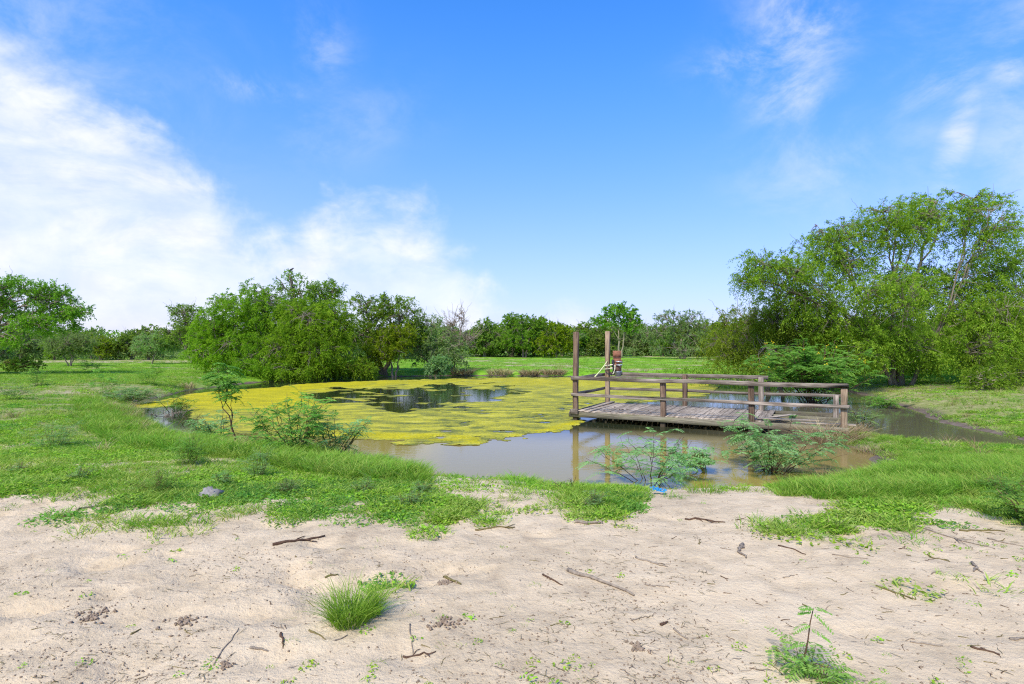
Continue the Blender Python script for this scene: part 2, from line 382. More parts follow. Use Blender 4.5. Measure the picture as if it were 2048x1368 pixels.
finish(t, gc, 0.92, bump=bh, bstr=0.72, bdist=0.05, spec=0.08)

m, t = new_mat('pond_water'); WATER = m
geo = N(t, 'ShaderNodeNewGeometry'); pos = geo.outputs['Position']
sx = N(t, 'ShaderNodeSeparateXYZ'); L(t, pos, sx.inputs[0])
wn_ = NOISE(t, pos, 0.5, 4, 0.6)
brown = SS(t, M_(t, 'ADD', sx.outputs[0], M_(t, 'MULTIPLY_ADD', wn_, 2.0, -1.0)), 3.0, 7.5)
deep_shade = SS(t, M_(t, 'ADD', M_(t, 'MULTIPLY_ADD', M_(t, 'MAXIMUM', sx.outputs[0], 0.0), 0.2, sx.outputs[1]), M_(t, 'MULTIPLY_ADD', wn_, 2.4, -1.2)), 12.6, 15.6)  # clearer deep water; dock shade and tree reflection also put into this dark colour
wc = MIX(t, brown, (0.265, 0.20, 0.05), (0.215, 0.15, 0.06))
wc = MIX(t, deep_shade, wc, MIX(t, brown, (0.022, 0.026, 0.012), (0.10, 0.085, 0.05)))
rip = NOISE(t, MAPPING(t, pos, (1.0, 1.8, 1)), 5.5, 4, 0.5)
finish(t, wc, 0.03, bump=rip, bstr=0.08, bdist=0.02, spec=0.2).inputs['IOR'].default_value = 1.333

m, t = new_mat('algae'); ALGAE = m
geo = N(t, 'ShaderNodeNewGeometry'); pos = geo.outputs['Position']
n1_ = NOISE(t, MAPPING(t, pos, (0.6, 1.2, 1)), 1.5, 7, 0.65, 0.3); n2_ = NOISE(t, pos, 22, 5, 0.7)
ac = ramp(t, M_(t, 'ADD', M_(t, 'MULTIPLY', n1_, 0.6), M_(t, 'MULTIPLY', n2_, 0.4)), [(0.38, (0.10, 0.115, 0.03)), (0.475, (0.25, 0.24, 0.04)), (0.54, (0.41, 0.365, 0.028)), (0.64, (0.49, 0.43, 0.085))])
ac2 = MIX(t, 1.0, ramp(t, n1_, [(0.35, (0.36, 0.315, 0.018)), (0.65, (0.56, 0.46, 0.014))]), MIX(t, SS(t, n2_, 0.3, 0.7), (0.55, 0.6, 0.6), (1.15, 1.12, 1.1)), 'MULTIPLY')
ac = MIX(t, SS(t, attr(t), 0.10, 0.40), ac, ac2)
ac = MIX(t, SS(t, M_(t, 'ADD', attr(t), M_(t, 'MULTIPLY_ADD', n2_, .5, -.25)), -0.10, -0.42), ac, (0.15, 0.16, 0.035))
finish(t, ac, 0.75, bump=n2_, bstr=0.8, bdist=0.03, spec=0.06)

def plain(name, col, rough=0.6, metal=0.0, var=0.3, scale=12):
    m, t = new_mat(name); tcn = N(t, 'ShaderNodeTexCoord')
    n = NOISE(t, tcn.outputs['Object'], scale, 5, 0.65)
    lo = tuple(c * (1 - var) for c in col); hi = tuple(min(1, c * (1 + var)) for c in col)
    finish(t, ramp(t, n, [(0.3, lo), (0.7, hi)]), rough, bump=n, bstr=0.25, bdist=0.01, metal=metal); return m
RUST = plain('rusty_steel', (0.26, 0.11, 0.065), 0.85, 0.1, 0.45, 9)
RUST_DK = plain('dark_rust', (0.13, 0.07, 0.05), 0.85, 0.1, 0.5, 14)
ZINC = plain('galvanised_metal', (0.55, 0.60, 0.66), 0.4, 0.6, 0.15)
STRAP = plain('black_strap', (0.02, 0.02, 0.022), 0.6)
ROPE_W = plain('pale_rope', (0.62, 0.56, 0.40), 0.9)
ROPE_Y = plain('yellow_rope', (0.72, 0.68, 0.32), 0.9)
ROCK = plain('grey_rock', (0.23, 0.21, 0.20), 0.9, 0, 0.4, 14)
BLUE = plain('blue_plastic', (0.03, 0.21, 0.42), 0.4)
CLOD = plain('dirt_clod', (0.23, 0.165, 0.115), 0.95, 0, 0.4, 30)
BIRDM = plain('dark_feathers', (0.03, 0.028, 0.03), 0.7)

# ------------------------------------------------------------------ terrain, water
def spaced(*segs):
    out = []
    for a, b, s in segs: out.append(np.arange(a, b - 1e-6, s))
    out.append([segs[-1][1]]); return np.concatenate(out)
gx_half = spaced((0, 9, .078), (9, 22, .18), (22, 64, .7), (64, 160, 6), (160, 900, 60))
GX = np.concatenate([-gx_half[::-1], gx_half[1:]])
GY = spaced((-60, -4, 8), (-4, 2, .5), (2, 10.5, .06), (10.5, 22, .12), (22, 46, .25), (46, 100, 1.0), (100, 200, 8), (200, 1200, 80))
XX, YY = np.meshgrid(GX, GY)
# masks, authored as outlines on the ground seen from the photo's viewpoint
def line(px, pts): a = np.array(pts, float); return np.interp(px, a[:, 0], a[:, 1])
YB = [(-900, 1010), (0, 1004), (150, 1000), (330, 1004), (480, 1000), (560, 1006), (700, 1004), (800, 1018), (880, 1026), (960, 1022), (1005, 1010), (1020, 990),
      (1075, 990), (1085, 1000), (1150, 1020), (1240, 1026), (1275, 1010), (1290, 955), (1535, 955), (1550, 985), (1600, 1002), (1700, 1020), (1790, 1026), (1870, 1018), (1960, 1034), (2048, 1062), (2900, 1090)]
GAP = [(850, 948), (930, 950), (1040, 960), (1125, 978), (1110, 1016), (1040, 1032), (985, 1018), (930, 1003), (860, 985)]
PATCH = [(340, 1050, 70, 13, .6), (160, 1040, 90, 16, .45), (450, 1022, 60, 10, .5), (1570, 1058, 55, 13, 1), (1668, 1046, 32, 16, 1), (1700, 1072, 70, 14, .5), (1930, 1188, 70, 22, .5),
         (620, 1030, 60, 12, .5), (400, 975, 20, 6, 0), (250, 1165, 30, 10, .4), (150, 1195, 30, 10, .4), (770, 1170, 25, 12, .6), (1260, 1315, 20, 10, .5), (730, 1280, 60, 20, .35)]
def sandness(px, py, x, y):
    nz = (fbm(x * 1.3, y * 1.3, 31, 4) - 0.5)
    sc = np.maximum(py - HY, 20) / 300.0
    s = sstep(py - line(px, YB) + nz * 85 * sc + (fbm(x * 4.5, y * 4.5, 33, 3) - .5) * 60 * sc, -20, 14)
    g = sstep(-poly_sd(GAP, px, py) + nz * 20, -8, 8)
    s = np.maximum(s, g * 0.9)
    for cx, cy, rx, ry, a in PATCH:
        r = ((px - cx) / rx) ** 2 + ((py - cy) / ry) ** 2
        s = s * (1 - a * np.exp(-r * 1.2) * sstep(nz, -.25, .05))
    s = np.where(py > 5000, 0.85, s)
    return s
ZZ = height(XX, YY)
PX, PY = to_px(XX, YY, ZZ)
SD = poly_sd(SHORE, XX, YY)
sand = sandness(PX, PY, XX, YY) * (SD > -0.6)
far = sstep(YY, 24, 36)
right = sstep(XX, 3, 6) * sstep(-YY, -22, -16)
mud = np.clip(np.exp(-np.maximum(SD, 0) / (0.22 + 0.36 * right)) * 1.0 + (SD < 0) * 1.0, 0, 1)
mud *= np.clip(0.85 + right + far, 0, 1)
TG = [(1620, 890), (1700, 898), (1790, 905), (1790, 925), (1740, 950), (1700, 930)]
mud = np.maximum(mud, sstep(-poly_sd(TG, PX, PY), -12, 6) * 0.9)
mud = np.maximum(mud, 0.55 * sstep(-np.abs(XX - 18.5), -9, -3) * sstep(-np.abs(YY - 24.0), -4.5, -1.5) * sstep(SD, 0.6, 1.6))
dry = 0.75 * sstep(fbm(XX * .22, YY * .5, 77, 4), 0.52, 0.70) * sstep(YY, 14, 26)
dry = np.maximum(dry, 0.9 * sstep(-np.abs(YY - 58 + XX * .05), -8, -2) * sstep(-XX, 20, 30))        # bare strip far left
dry = np.maximum(dry, 0.9 * sstep(-np.abs(YY - 80), -5, -1) * sstep(XX, 14, 22))
dry = np.maximum(dry, 0.8 * sstep(-poly_sd([(200, 790), (250, 800), (300, 850), (250, 850), (210, 820)], PX, PY), -15, 5))
dirt = sstep(fbm(XX * .5 + 3, YY * .5, 41, 3), 0.40, 0.62) * sstep(-XX, -0.3, 1.6) + 0.5 * sstep(fbm(XX * .7, YY * .7, 43, 3), .5, .7)  # dirt on the sand, also painting in its fine shadow texture at left
# small relief of the sand: tracks, trodden dents, low ridges
near = sstep(-YY, -14, -9) * sstep(YY, 0, 2) * (SD > 0)
rel = (fbm(XX * 2.1, YY * 2.6, 51, 3) - .5) * 0.022 + (fbm(XX * 7, YY * 9, 52, 3) - .5) * 0.050 * (0.4 + dirt)
rel -= 0.045 * sstep(fbm(XX * 3.2 + 9, YY * 4.2, 53, 2), 0.62, 0.78) * (0.4 + 0.8 * np.clip(dirt, 0, 1))
bare = (1 - sstep(fbm(XX * .9, YY * .9, 85, 3), .36, .52)) * sstep(-YY, -13, -9) * sstep(SD, .5, 1.2) * np.where(XX > 3.2, .4, .95)
sand = np.maximum(sand, bare)
ZZ = ZZ + rel * near * sstep(SD, 0, 1.0)
ny, nx = XX.shape
g = Geo()
idx = np.arange(nx * ny).reshape(ny, nx)
q = np.stack([idx[:-1, :-1], idx[:-1, 1:], idx[1:, 1:], idx[1:, :-1]], -1).reshape(-1, 4)
g.add(np.stack([XX, YY, ZZ], -1), q=q)
me = g.mesh('ground', GROUND, True)
for nm, arr in (('sand', sand), ('far', far), ('mud', mud), ('dry', dry), ('dirt', np.clip(dirt, 0, 1))):
    a = me.attributes.new(nm, 'FLOAT', 'POINT'); a.data.foreach_set('value', np.asarray(arr, np.float32).ravel())
link('ground', me, kind='structure', label='sandy pasture ground around the pond')
def surf(x, y):                  # height of the built sheet
    ix = np.clip(np.searchsorted(GX, x) - 1, 0, nx - 2); iy = np.clip(np.searchsorted(GY, y) - 1, 0, ny - 2)
    fx = (x - GX[ix]) / (GX[ix + 1] - GX[ix]); fy = (y - GY[iy]) / (GY[iy + 1] - GY[iy])
    return (ZZ[iy, ix] * (1 - fx) + ZZ[iy, ix + 1] * fx) * (1 - fy) + (ZZ[iy + 1, ix] * (1 - fx) + ZZ[iy + 1, ix + 1] * fx) * fy
def on_ground(px, py):
    x, y, z = hit(px, py); return x, y, float(surf(np.array(x), np.array(y)))

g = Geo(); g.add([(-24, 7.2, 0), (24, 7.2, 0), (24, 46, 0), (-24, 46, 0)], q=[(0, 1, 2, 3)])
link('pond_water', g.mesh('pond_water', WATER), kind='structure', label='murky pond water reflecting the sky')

# floating algae: clumps of a low mat with a ragged edge
AL = [(268, 812), (330, 800), (420, 782), (520, 776), (640, 767), (800, 761), (1000, 756), (1145, 757), (1240, 760), (1380, 764), (1440, 772), (1420, 790), (1330, 800),
      (1215, 812), (1165, 838), (1140, 860), (1080, 872), (1000, 888), (900, 883), (800, 885), (690, 872), (600, 872), (480, 868), (400, 862), (330, 846), (290, 838)]
HOLE = [(600, 790), (660, 780), (780, 775), (900, 772), (1010, 774), (1060, 782), (1015, 796), (960, 805), (900, 812), (800, 818), (720, 809), (650, 805)]
POOL = [(262, 812), (330, 812), (372, 826), (400, 860), (330, 862), (288, 845)]
def algae(x0, x1, y0, y1, c):
    xs = np.arange(x0, x1, c); ys = np.arange(y0, y1, c)
    X, Y = np.meshgrid(xs, ys); px, py = to_px(X, Y, 0 * X)
    d = -poly_sd(AL, px, py)                       # px inside
    sc = np.maximum(F * 0.35 * (CH / Y) / Y, 1.2)  # px of half a metre of depth there
    n = fbm(X * .55, Y * .8, 61, 5) - .5; nf = fbm(X * 2.4, Y * 3.4, 62, 4) - .5; nl = fbm(X * 1.15 + 40, Y * .62, 63, 4) - .5
    ff = fbm(X * 6.5, Y * 7.5, 68, 3) - .5
    f = d / sc / 2 + n * 3.4 + nf * 1.8 + ff * 1.4 + .1
    hole = -poly_sd(HOLE, px, py) / 9.0
    pads = (vnoise(X * 1.0 + 7, Y * 1.3, 66) * .5 + vnoise(X * 2.1, Y * 2.9, 67) * .35 + vnoise(X * 5, Y * 6, 69) * .15 - .65) * 7
    f = np.minimum(f, np.maximum(-hole * 1.6 + 0.05 + n * 2.0 + nl * 5.0, pads))
    pool = -poly_sd(POOL, px, py) / 10.0
    f = np.minimum(f, -pool + n * 4 + nl * 2)
    f = np.minimum(f, 1.0 + nl * 1.8 + nf * 3.6 + 1.3 * sstep(-px, -900, -600) + 1.2 * sstep(-py, -805, -780))   # small open chinks
    return X, Y, f, px, py, nf
g = Geo()
for x0, x1, y0, y1, c in ((-12, 12, 12.4, 19, .06), (-16, 14, 19, 27, .09), (-20, 14, 27, 41, .14)):
    X, Y, f, px, py, nf = algae(x0, x1 + c, y0, y1 + c, c)
    ny2, nx2 = X.shape
    keep = (f[:-1, :-1] + f[1:, :-1] + f[:-1, 1:] + f[1:, 1:]) > 0
    Xj = X + (fbm(X * 9, Y * 9, 64, 2) - .5) * c * 1.4; Yj = Y + (fbm(X * 9, Y * 9, 65, 2) - .5) * c * 1.4
    Z = 0.004 + 0.022 * sstep(f, -.1, .8) + np.maximum(nf, -.1) * 0.035 * sstep(f, 0, 1)
    viv = sstep(-px, -820, -560) * .8 * sstep(-py, -850, -800) + .55 * sstep(-py, -790, -765) + .75 * sstep(-np.abs(py - line(px, [(650, 870), (900, 878), (1000, 884), (1080, 868), (1150, 850)])), -14, -3) * (px > 640)
    ix = np.arange(nx2 * ny2).reshape(ny2, nx2)
    qq = np.stack([ix[:-1, :-1], ix[:-1, 1:], ix[1:, 1:], ix[1:, :-1]], -1)[keep]
    u, inv = np.unique(qq, return_inverse=True)
    P = np.stack([Xj, Yj, Z], -1).reshape(-1, 3)[u]
    g.add(P, q=inv.reshape(-1, 4), tint=(np.clip(viv, 0, 1) * .5 + .5 * sstep(f + nf * .8, -.05, .75) - .5).ravel()[u])
link('algae_mat', g.mesh('algae_mat', ALGAE, True), kind='stuff', label='yellow algae floating in a mat over most of the pond', category='algae')

# ------------------------------------------------------------------ dock
DK = thing('dock', 'weathered wooden dock with post and rail sides reaching into the pond', 'dock', (1.81, 16.38, 0), math.radians(-28.4))
LEN, WID, DZ = 6.75, 2.95, 0.29
rd = random.Random(4)
def board(name, parent, p, size, mat, rot=(0, 0, 0), jit=0.004, taper=0.0, seg=6):
    """timber with its long side along local x, centre at p"""
    lx, ly, lz = size; n = seg + 1
    xs = np.linspace(-lx / 2, lx / 2, n); b = min(ly, lz) * 0.10
    prof = [(-ly / 2 + b, -lz / 2), (ly / 2 - b, -lz / 2), (ly / 2, -lz / 2 + b), (ly / 2, lz / 2 - b), (ly / 2 - b, lz / 2), (-ly / 2 + b, lz / 2), (-ly / 2, lz / 2 - b), (-ly / 2, -lz / 2 + b)]
    V = []; wy = rd.uniform(-1, 1) * jit; wz = rd.uniform(-1, 1) * jit
    for i, x in enumerate(xs):
        cy = wy * math.sin(i * 1.1 + wy * 300); cz = wz * math.sin(i * .9 + 1)
        for (a, c) in prof:
            dx = rd.uniform(-1, 1) * jit * 2 if i in (0, n - 1) else 0
            V.append((x + dx, a + cy + rd.uniform(-1, 1) * jit * .4, c + cz + rd.uniform(-1, 1) * jit * .3))
    Q = []; 
    for i in range(n - 1):
        for k in range(8):
            k2 = (k + 1) % 8; Q.append((i * 8 + k, i * 8 + k2, i * 8 + 8 + k2, i * 8 + 8 + k))
    T = []
    for base, flip in ((0, True), ((n - 1) * 8, False)):
        for k in range(1, 7):
            tri = (base, base + k, base + k + 1); T.append(tri[::-1] if flip else tri)
    gg = Geo(); gg.add(V, q=Q, t=T)
    o = link(name, gg.mesh(name, mat), parent, p); o.rotation_euler = rot; return o
PI = math.pi
def post(parent, x, y, z0, z1, s, mat, lean=0.0, cracked=True):
    return board('post', parent, (x, y, (z0 + z1) / 2), (z1 - z0, s, s), mat, (rd.uniform(-.03, .03), -PI / 2 + lean, rd.uniform(-.03, .03)), 0.009, seg=8)
# posts
post(DK, 0.0, 0.07, -.55, 2.56, .137, WOOD_POST, .006)
post(DK, 0.0, WID - .07, -.55, 2.65, .137, WOOD_TAN, -.004)
for t_, top, mt in ((2.51, 1.27, WOOD_POST), (4.70, 1.27, WOOD_POST), (6.70, 1.18, WOOD_TAN)):
    post(DK, t_, 0.07, -.5, top, .137, mt)
for t_, top in ((2.51, 1.27), (4.69, 1.25), (6.60, .80)):
    post(DK, t_, WID - .07, -.5, top, .137, WOOD_POST if t_ < 4 else WOOD_RAIL)
for t_, y_ in ((.55, .5), (3.3, .45), (5.2, .5), (.6, 2.3), (3.2, 2.4), (5.3, 2.4)):
    o = post(DK, t_, y_, -.55, .16, .12, WOOD_WET); o.name = 'pile'
# rails: near side on the outer face, far side on the outer face
board('rail', DK, (LEN / 2 - .03, -.025, 1.235), (LEN + .12, .042, .108), WOOD_RAIL, (0, 0, 0), .016, seg=14)
board('rail', DK, (LEN / 2 - .03, -.025, .757), (LEN + .16, .042, .085), WOOD_RAIL, (0, .001, 0), .020, seg=14)
board('rail', DK, (2.40, WID + .025, 1.235), (4.95, .042, .108), WOOD_RAIL, (0, 0, 0), .010, seg=10)
board('rail', DK, (LEN / 2, WID + .025, .757), (LEN, .042, .085), WOOD_RAIL, (0, -.002, 0), .012, seg=12)
board('rail', DK, (-.095, WID / 2, 1.215), (WID - .05, .042, .10), WOOD_RAIL, (0, 0, PI / 2), .008)
board('rail', DK, (-.095, WID / 2, .757), (WID - .05, .042, .085), WOOD_RAIL, (0, 0, PI / 2), .008)
# rim timbers and joists
board('rim_board', DK, (LEN / 2 - .05, -.028, .205), (LEN + .2, .045, .15), WOOD_WET, (0, 0, 0), .012, seg=14)
board('rim_board', DK, (LEN / 2, WID + .028, .205), (LEN, .045, .15), WOOD_WET, (0, 0, 0), .012, seg=12)
o = board('rim_board', DK, (-.10, WID / 2, .22), (WID + .1, .05, .13), WOOD_WET, (0, 0, PI / 2), .008)
board('end_block', DK, (.0, -.070, .285), (.24, .04, .14), WOOD_RAIL, (0, 0, 0), .012)
for y_ in (.75, 1.45, 2.15): board('joist', DK, (LEN / 2, y_, .185), (LEN, .05, .14), WOOD_WET, (0, 0, 0), .01)
# deck planks, one by one; the landward end has lost its boards
x_ = 0.10; k = 0
while x_ < 5.02:
    wv = rd.uniform(.135, .15); gap = rd.uniform(.006, .016)
    if k == 1: gap = .055
    dz = rd.uniform(-.004, .005) + (.03 if k == 0 else 0)
    ln = WID + rd.uniform(-.06, .05) - .02
    board('plank', DK, (x_ + wv / 2, WID / 2 + rd.uniform(-.03, .03), DZ - .016 + dz), (ln, wv, .032), WOOD_DECK, (rd.uniform(-.012, .012), rd.uniform(-.002, .002), PI / 2 + rd.uniform(-.006, .006)), .006, seg=5)
    x_ += wv + gap; k += 1
for (px_, py_, a, l, tilt) in ((5.22, 1.25, 1.2, 1.9, .03), (5.48, .75, .42, 1.5, .02), (6.35, .30, .03, 1.2, .01)):
    board('plank', DK, (px_, py_, DZ + .012), (l, .14, .03), WOOD_DECK, (0, tilt, a), .012, seg=5)
for i in range(9):
    g = Geo(); a = rd.uniform(0, 6.28); r0 = .025
    P = [(0, 0, .012), (.03, .01, .016), (.06, .0, .010)]
    tube(g, P, [.008, .012, .005], 5)
    o = link('splinter', g.mesh('splinter', STEM_DARK), DK, (rd.uniform(.5, 2.2), rd.uniform(.3, 1.5), DZ)); o.rotation_euler = (0, 0, a)

DM = Matrix.Translation((1.81, 16.38, 0)) @ Matrix.Rotation(math.radians(-28.4), 4, 'Z')
def dk(x, y, z): return DM @ Vector((x, y, z))
# rusty box with a pail under it, lashed to the far tall post
def cyl(g, c, r0, r1, h, n=20, tint=.5):
    tube(g, [(c[0], c[1], c[2]), (c[0], c[1], c[2] + h * .5), (c[0], c[1], c[2] + h)], [r0, (r0 + r1) / 2, r1], n, tint)
def boxg(g, c, s, tint=.5, b=.012):
    x, y, z = [v / 2 for v in s]; c = np.array(c)
    V = []
    for zz, ins in ((-z, b), (-z + b, 0), (z - b, 0), (z, b)):
        V += [(-x + ins, -y + ins, zz), (x - ins, -y + ins, zz), (x - ins, y - ins, zz), (-x + ins, y - ins, zz)]
    Q = [(3, 2, 1, 0), (12, 13, 14, 15)]
    for i in range(3):
        for k in range(4): Q.append((i * 4 + k, i * 4 + (k + 1) % 4, i * 4 + 4 + (k + 1) % 4, i * 4 + 4 + k))
    g.add(np.array(V) + c, q=Q, tint=tint)
bx = dk(.30, WID - .07, 0)
MB = thing('rusty_motor', 'rusty old box shaped motor lashed to the tall far post of the dock', 'motor', (bx.x, bx.y, 1.28), math.radians(-10))
g = Geo(); boxg(g, (.02, 0, .62), (.27, .26, .20)); link('cover', g.mesh('cover', RUST), MB)
g = Geo(); boxg(g, (.02, 0, .505), (.31, .30, .024)); link('flange', g.mesh('flange', RUST_DK), MB)
g = Geo(); boxg(g, (.02, 0, .40), (.25, .24, .18)); boxg(g, (.0, -.03, .27), (.20, .20, .09)); cyl(g, (.14, -.06, .30), .05, .05, .12, 12); link('engine_block', g.mesh('engine_block', RUST), MB)
g = Geo(); cyl(g, (.05, 0, .02), .105, .12, .22, 16); link('lower_drum', g.mesh('lower_drum', RUST_DK), MB)
g = Geo(); tube(g, [(-.02, -.16, .36), (.06, -.19, .37), (.14, -.18, .36), (.20, -.12, .34)], .016, 6); tube(g, [(.0, -.14, .26), (.1, -.18, .25), (.19, -.14, .27)], .018, 6)
link('pipe', g.mesh('pipe', ZINC), MB)
g = Geo(); boxg(g, (-.11, -.03, .30), (.09, .2, .26)); link('bracket', g.mesh('bracket', STRAP), MB)
for zz in (.25, .14):
    g = Geo(); a = np.linspace(0, 2 * PI, 13); ux = math.radians(0)
    tube(g, np.stack([-.20 + .17 * np.cos(a), .0 + .14 * np.sin(a), zz + .03 * np.cos(a)], -1), .019, 6); link('strap', g.mesh('strap', ROPE_W), MB)
g = Geo(); tube(g, wob(bez((-.05, -.13, .26), (-.02, -.2, .02), (-.17, -.13, -.08), 9), .006, R), .020, 6); link('strap', g.mesh('strap', ROPE_W), MB)
g = Geo(); tube(g, wob(bez((-.08, -.12, .34), (-.09, -.2, .08), (-.13, -.12, -.06), 9), .006, R), .028, 6); link('strap', g.mesh('strap', STRAP), MB)
g = Geo(); boxg(g, (-.19, -.13, -.06), (.14, .08, .05)); link('clamp', g.mesh('clamp', STRAP), MB)
PL = thing('pail', 'small grey metal pail hanging under the rusty motor', 'pail', (bx.x + .05, bx.y - .02, 1.165), 0)
g = Geo(); an = np.linspace(0, 2 * PI, 20, endpoint=False)
pr = [(.001, 0), (.10, 0), (.125, .14), (.135, .145), (.135, .155), (.12, .15), (.095, .015), (.001, .015)]
V = [(r * math.cos(a), r * math.sin(a), z) for r, z in pr for a in an]
Q = [(i * 20 + k, i * 20 + (k + 1) % 20, i * 20 + 20 + (k + 1) % 20, i * 20 + 20 + k) for i in range(len(pr) - 1) for k in range(20)]
g.add(V, q=Q); link('bucket', g.mesh('bucket', ZINC, True), PL)
g = Geo(); a = np.linspace(0, PI, 9); tube(g, np.stack([.13 * np.cos(a), 0 * a, .15 + .09 * np.sin(a)], -1), .005, 5); link('handle', g.mesh('handle', ZINC), PL)
a0 = dk(.02, WID - .15, 1.66); a1 = dk(.62, -.03, 1.295)
g = Geo(); P = bez(a0, (a0 + a1) / 2 + Vector((0, 0, -.05)), a1, 12); tube(g, P, .017, 6)
link('rope', g.mesh('rope', ROPE_Y), None, label='pale yellow rope stretched from the tall far post down to the dock rail', category='rope')

# ------------------------------------------------------------------ trees
def tree_geo(seed, lobes, trunks, nclump, nleaf, R_c=.5, ll=.11, lw=.045, droop=.5, fork=.35, branch_frac=.7, shell=2.4, br=.022, bare=0, strands=True, gap=0.0, hang=0.0):
    """lobes: (x, y, z, rx, ry, rz) of the crown; trunks: (foot x, foot y, top x, top y, top z, radius)"""
    rng = np.random.default_rng(seed); gt, gl = Geo(), Geo()
    lobes = np.array(lobes, float)
    limbs = []; tips = []
    for (fx, fy, tx, ty, tz, r) in trunks:
        P = wob(bez((fx, fy, -.15), (fx * .6 + tx * .4 + rng.normal() * .1, fy * .6 + ty * .4, tz * .55), (tx, ty, tz), 8), r * .35, rng)
        rr = np.linspace(r * 1.25, r * .6, 8); rr[0] *= 1.3
        tube(gt, P, rr, 7); tips.append((P, r))
    for li, lb in enumerate(lobes):
        d = [np.hypot(P[-1][0] - lb[0], P[-1][1] - lb[1]) + .4 * abs(P[-1][2] - lb[2]) for P, _ in tips]
        P, r = tips[int(np.argmin(d))]
        k = rng.integers(4, 8); a = P[min(k, 7)]
        c = lb[:3] + np.array([0, 0, lb[5] * .15])
        mid_ = (a + c) / 2 + np.array([rng.normal() * .2, rng.normal() * .2, abs(c - a).sum() * .10 + .1])
        Q = wob(bez(a, mid_, c, 9), .05, rng); tube(gt, Q, np.linspace(r * .55, r * .16 + .008, 9), 6)
        limbs.append((Q, r))
        for _ in range(3):                          # forks of the limb
            b0 = Q[rng.integers(3, 7)]; e = lb[:3] + rng.uniform(-.7, .7, 3) * lb[3:6]
            Q2 = wob(bez(b0, (b0 + e) / 2 + np.array([0, 0, .25]), e, 8), .05, rng)
            tube(gt, Q2, np.linspace(r * .30 + .006, r * .1 + .005, 8), 5); limbs.append((Q2, r * .5))
    w = (lobes[:, 3] * lobes[:, 4] * lobes[:, 5]) ** (2 / 3); w /= w.sum()
    pick = rng.choice(len(lobes), nclump, p=w)
    dirs = unit(rng.normal(size=(nclump, 3))); rad = rng.random(nclump) ** (1 / shell)
    cen = lobes[pick, :3] + dirs * rad[:, None] * lobes[pick, 3:6] * (1 + rng.normal(size=(nclump, 1)) * .07)
    if gap:
        keep = fbm(cen[:, 0] * .9 + seed, cen[:, 2] * .9 + cen[:, 1] * .5, seed, 3) > gap
        cen, pick, dirs = cen[keep], pick[keep], dirs[keep]
    ok = cen[:, 2] > .15; cen, pick, dirs = cen[ok], pick[ok], dirs[ok]; nc = len(cen)
    LP = np.concatenate([q for q, _ in limbs]); 
    for i in np.nonzero(rng.random(nc) < branch_frac)[0]:
        c = cen[i]; k = int(np.argmin(((LP - c) ** 2).sum(1) + rng.random(len(LP)) * .6)); a = LP[k]
        m_ = (a + c) / 2 + np.array([rng.normal() * .12, rng.normal() * .12, .12 * np.linalg.norm(c - a)])
        tube(gt, wob(bez(a, m_, c, 6), .03, rng), np.linspace(br, br * .3, 6), 4, cap=False)
    for _ in range(bare):                           # bare twigs that stick out
        i = rng.integers(nc); c = cen[i]; e = c + (dirs[i] + np.array([0, 0, .5])) * rng.uniform(.3, .9)
        tube(gt, wob(bez(c, (c + e) / 2 + rng.normal(size=3) * .1, e, 6), .03, rng), np.linspace(br * .6, .004, 6), 4, cap=False)
    if nleaf:
        out = unit(dirs + np.array([0, 0, .25]))
        S_ = max(3, nleaf // 9)
        sd_ = unit(out[:, None] * .7 + rng.normal(size=(nc, S_, 3)))               # sprays of a clump
        per = nleaf // S_ + 1
        tt = rng.random((nc, S_, per)); Rv = R_c * rng.uniform(.6, 1.25, (nc, S_, 1))
        p = cen[:, None, None] + sd_[:, :, None] * (tt * Rv)[..., None] + rng.normal(size=(nc, S_, per, 3)) * R_c * .07
        p[..., 2] -= droop * (tt * Rv) ** 2 / R_c + hang * tt * R_c
        tg = sd_[:, :, None] * np.ones((1, 1, per, 1)); tg = tg.copy(); tg[..., 2] -= 2 * droop * tt + hang
        ax = unit(tg) * .75 + rng.normal(size=p.shape) * .55
        ct = rng.normal(size=(nc, 1, 1)) * .20; lt = rng.normal(size=tt.shape) * .17
        tint = np.clip(.42 + ct + lt + .28 * (fbm(cen[:, 0] * .5 + seed, cen[:, 2] * .5, 3, 2) - .5)[:, None, None], 0, 1)
        n = p.reshape(-1, 3)
        leaves(gl, n, ax.reshape(-1, 3), ll * rng.uniform(.6, 1.3, len(n)), lw * rng.uniform(.7, 1.3, len(n)), rng, tint.ravel(), up=.9)
    return gt, gl
def plant(name, label, category, pos, geos, mats, rot=0.0, group=None, scale=1.0, parts=('trunk', 'crown')):
    o = thing(name, label, category, pos, rot, group); o.scale = (scale,) * 3
    for gg, mt, pn in zip(geos, mats, parts):
        if gg.n: link(pn, gg.mesh(name + '_' + pn, mt, pn in ('trunk', 'stems', 'stem')), o)
    return o
def at(px, Yd, sink=.03):
    x = (px - 1024) / F * Yd
    return (x, Yd, float(surf(np.array(x), np.array(Yd))) - sink)
def lob(px0, py0, rxp, ryp, Yd, base, dy=0, depth=None):   # crown lobe from its place in the photo
    s = Yd / F; x = (px0 - 1024) * s - base[0]; z = CH - (py0 - HY) * s - base[2]
    return (x, dy, z, rxp * s, depth if depth else rxp * s * .9, ryp * s)

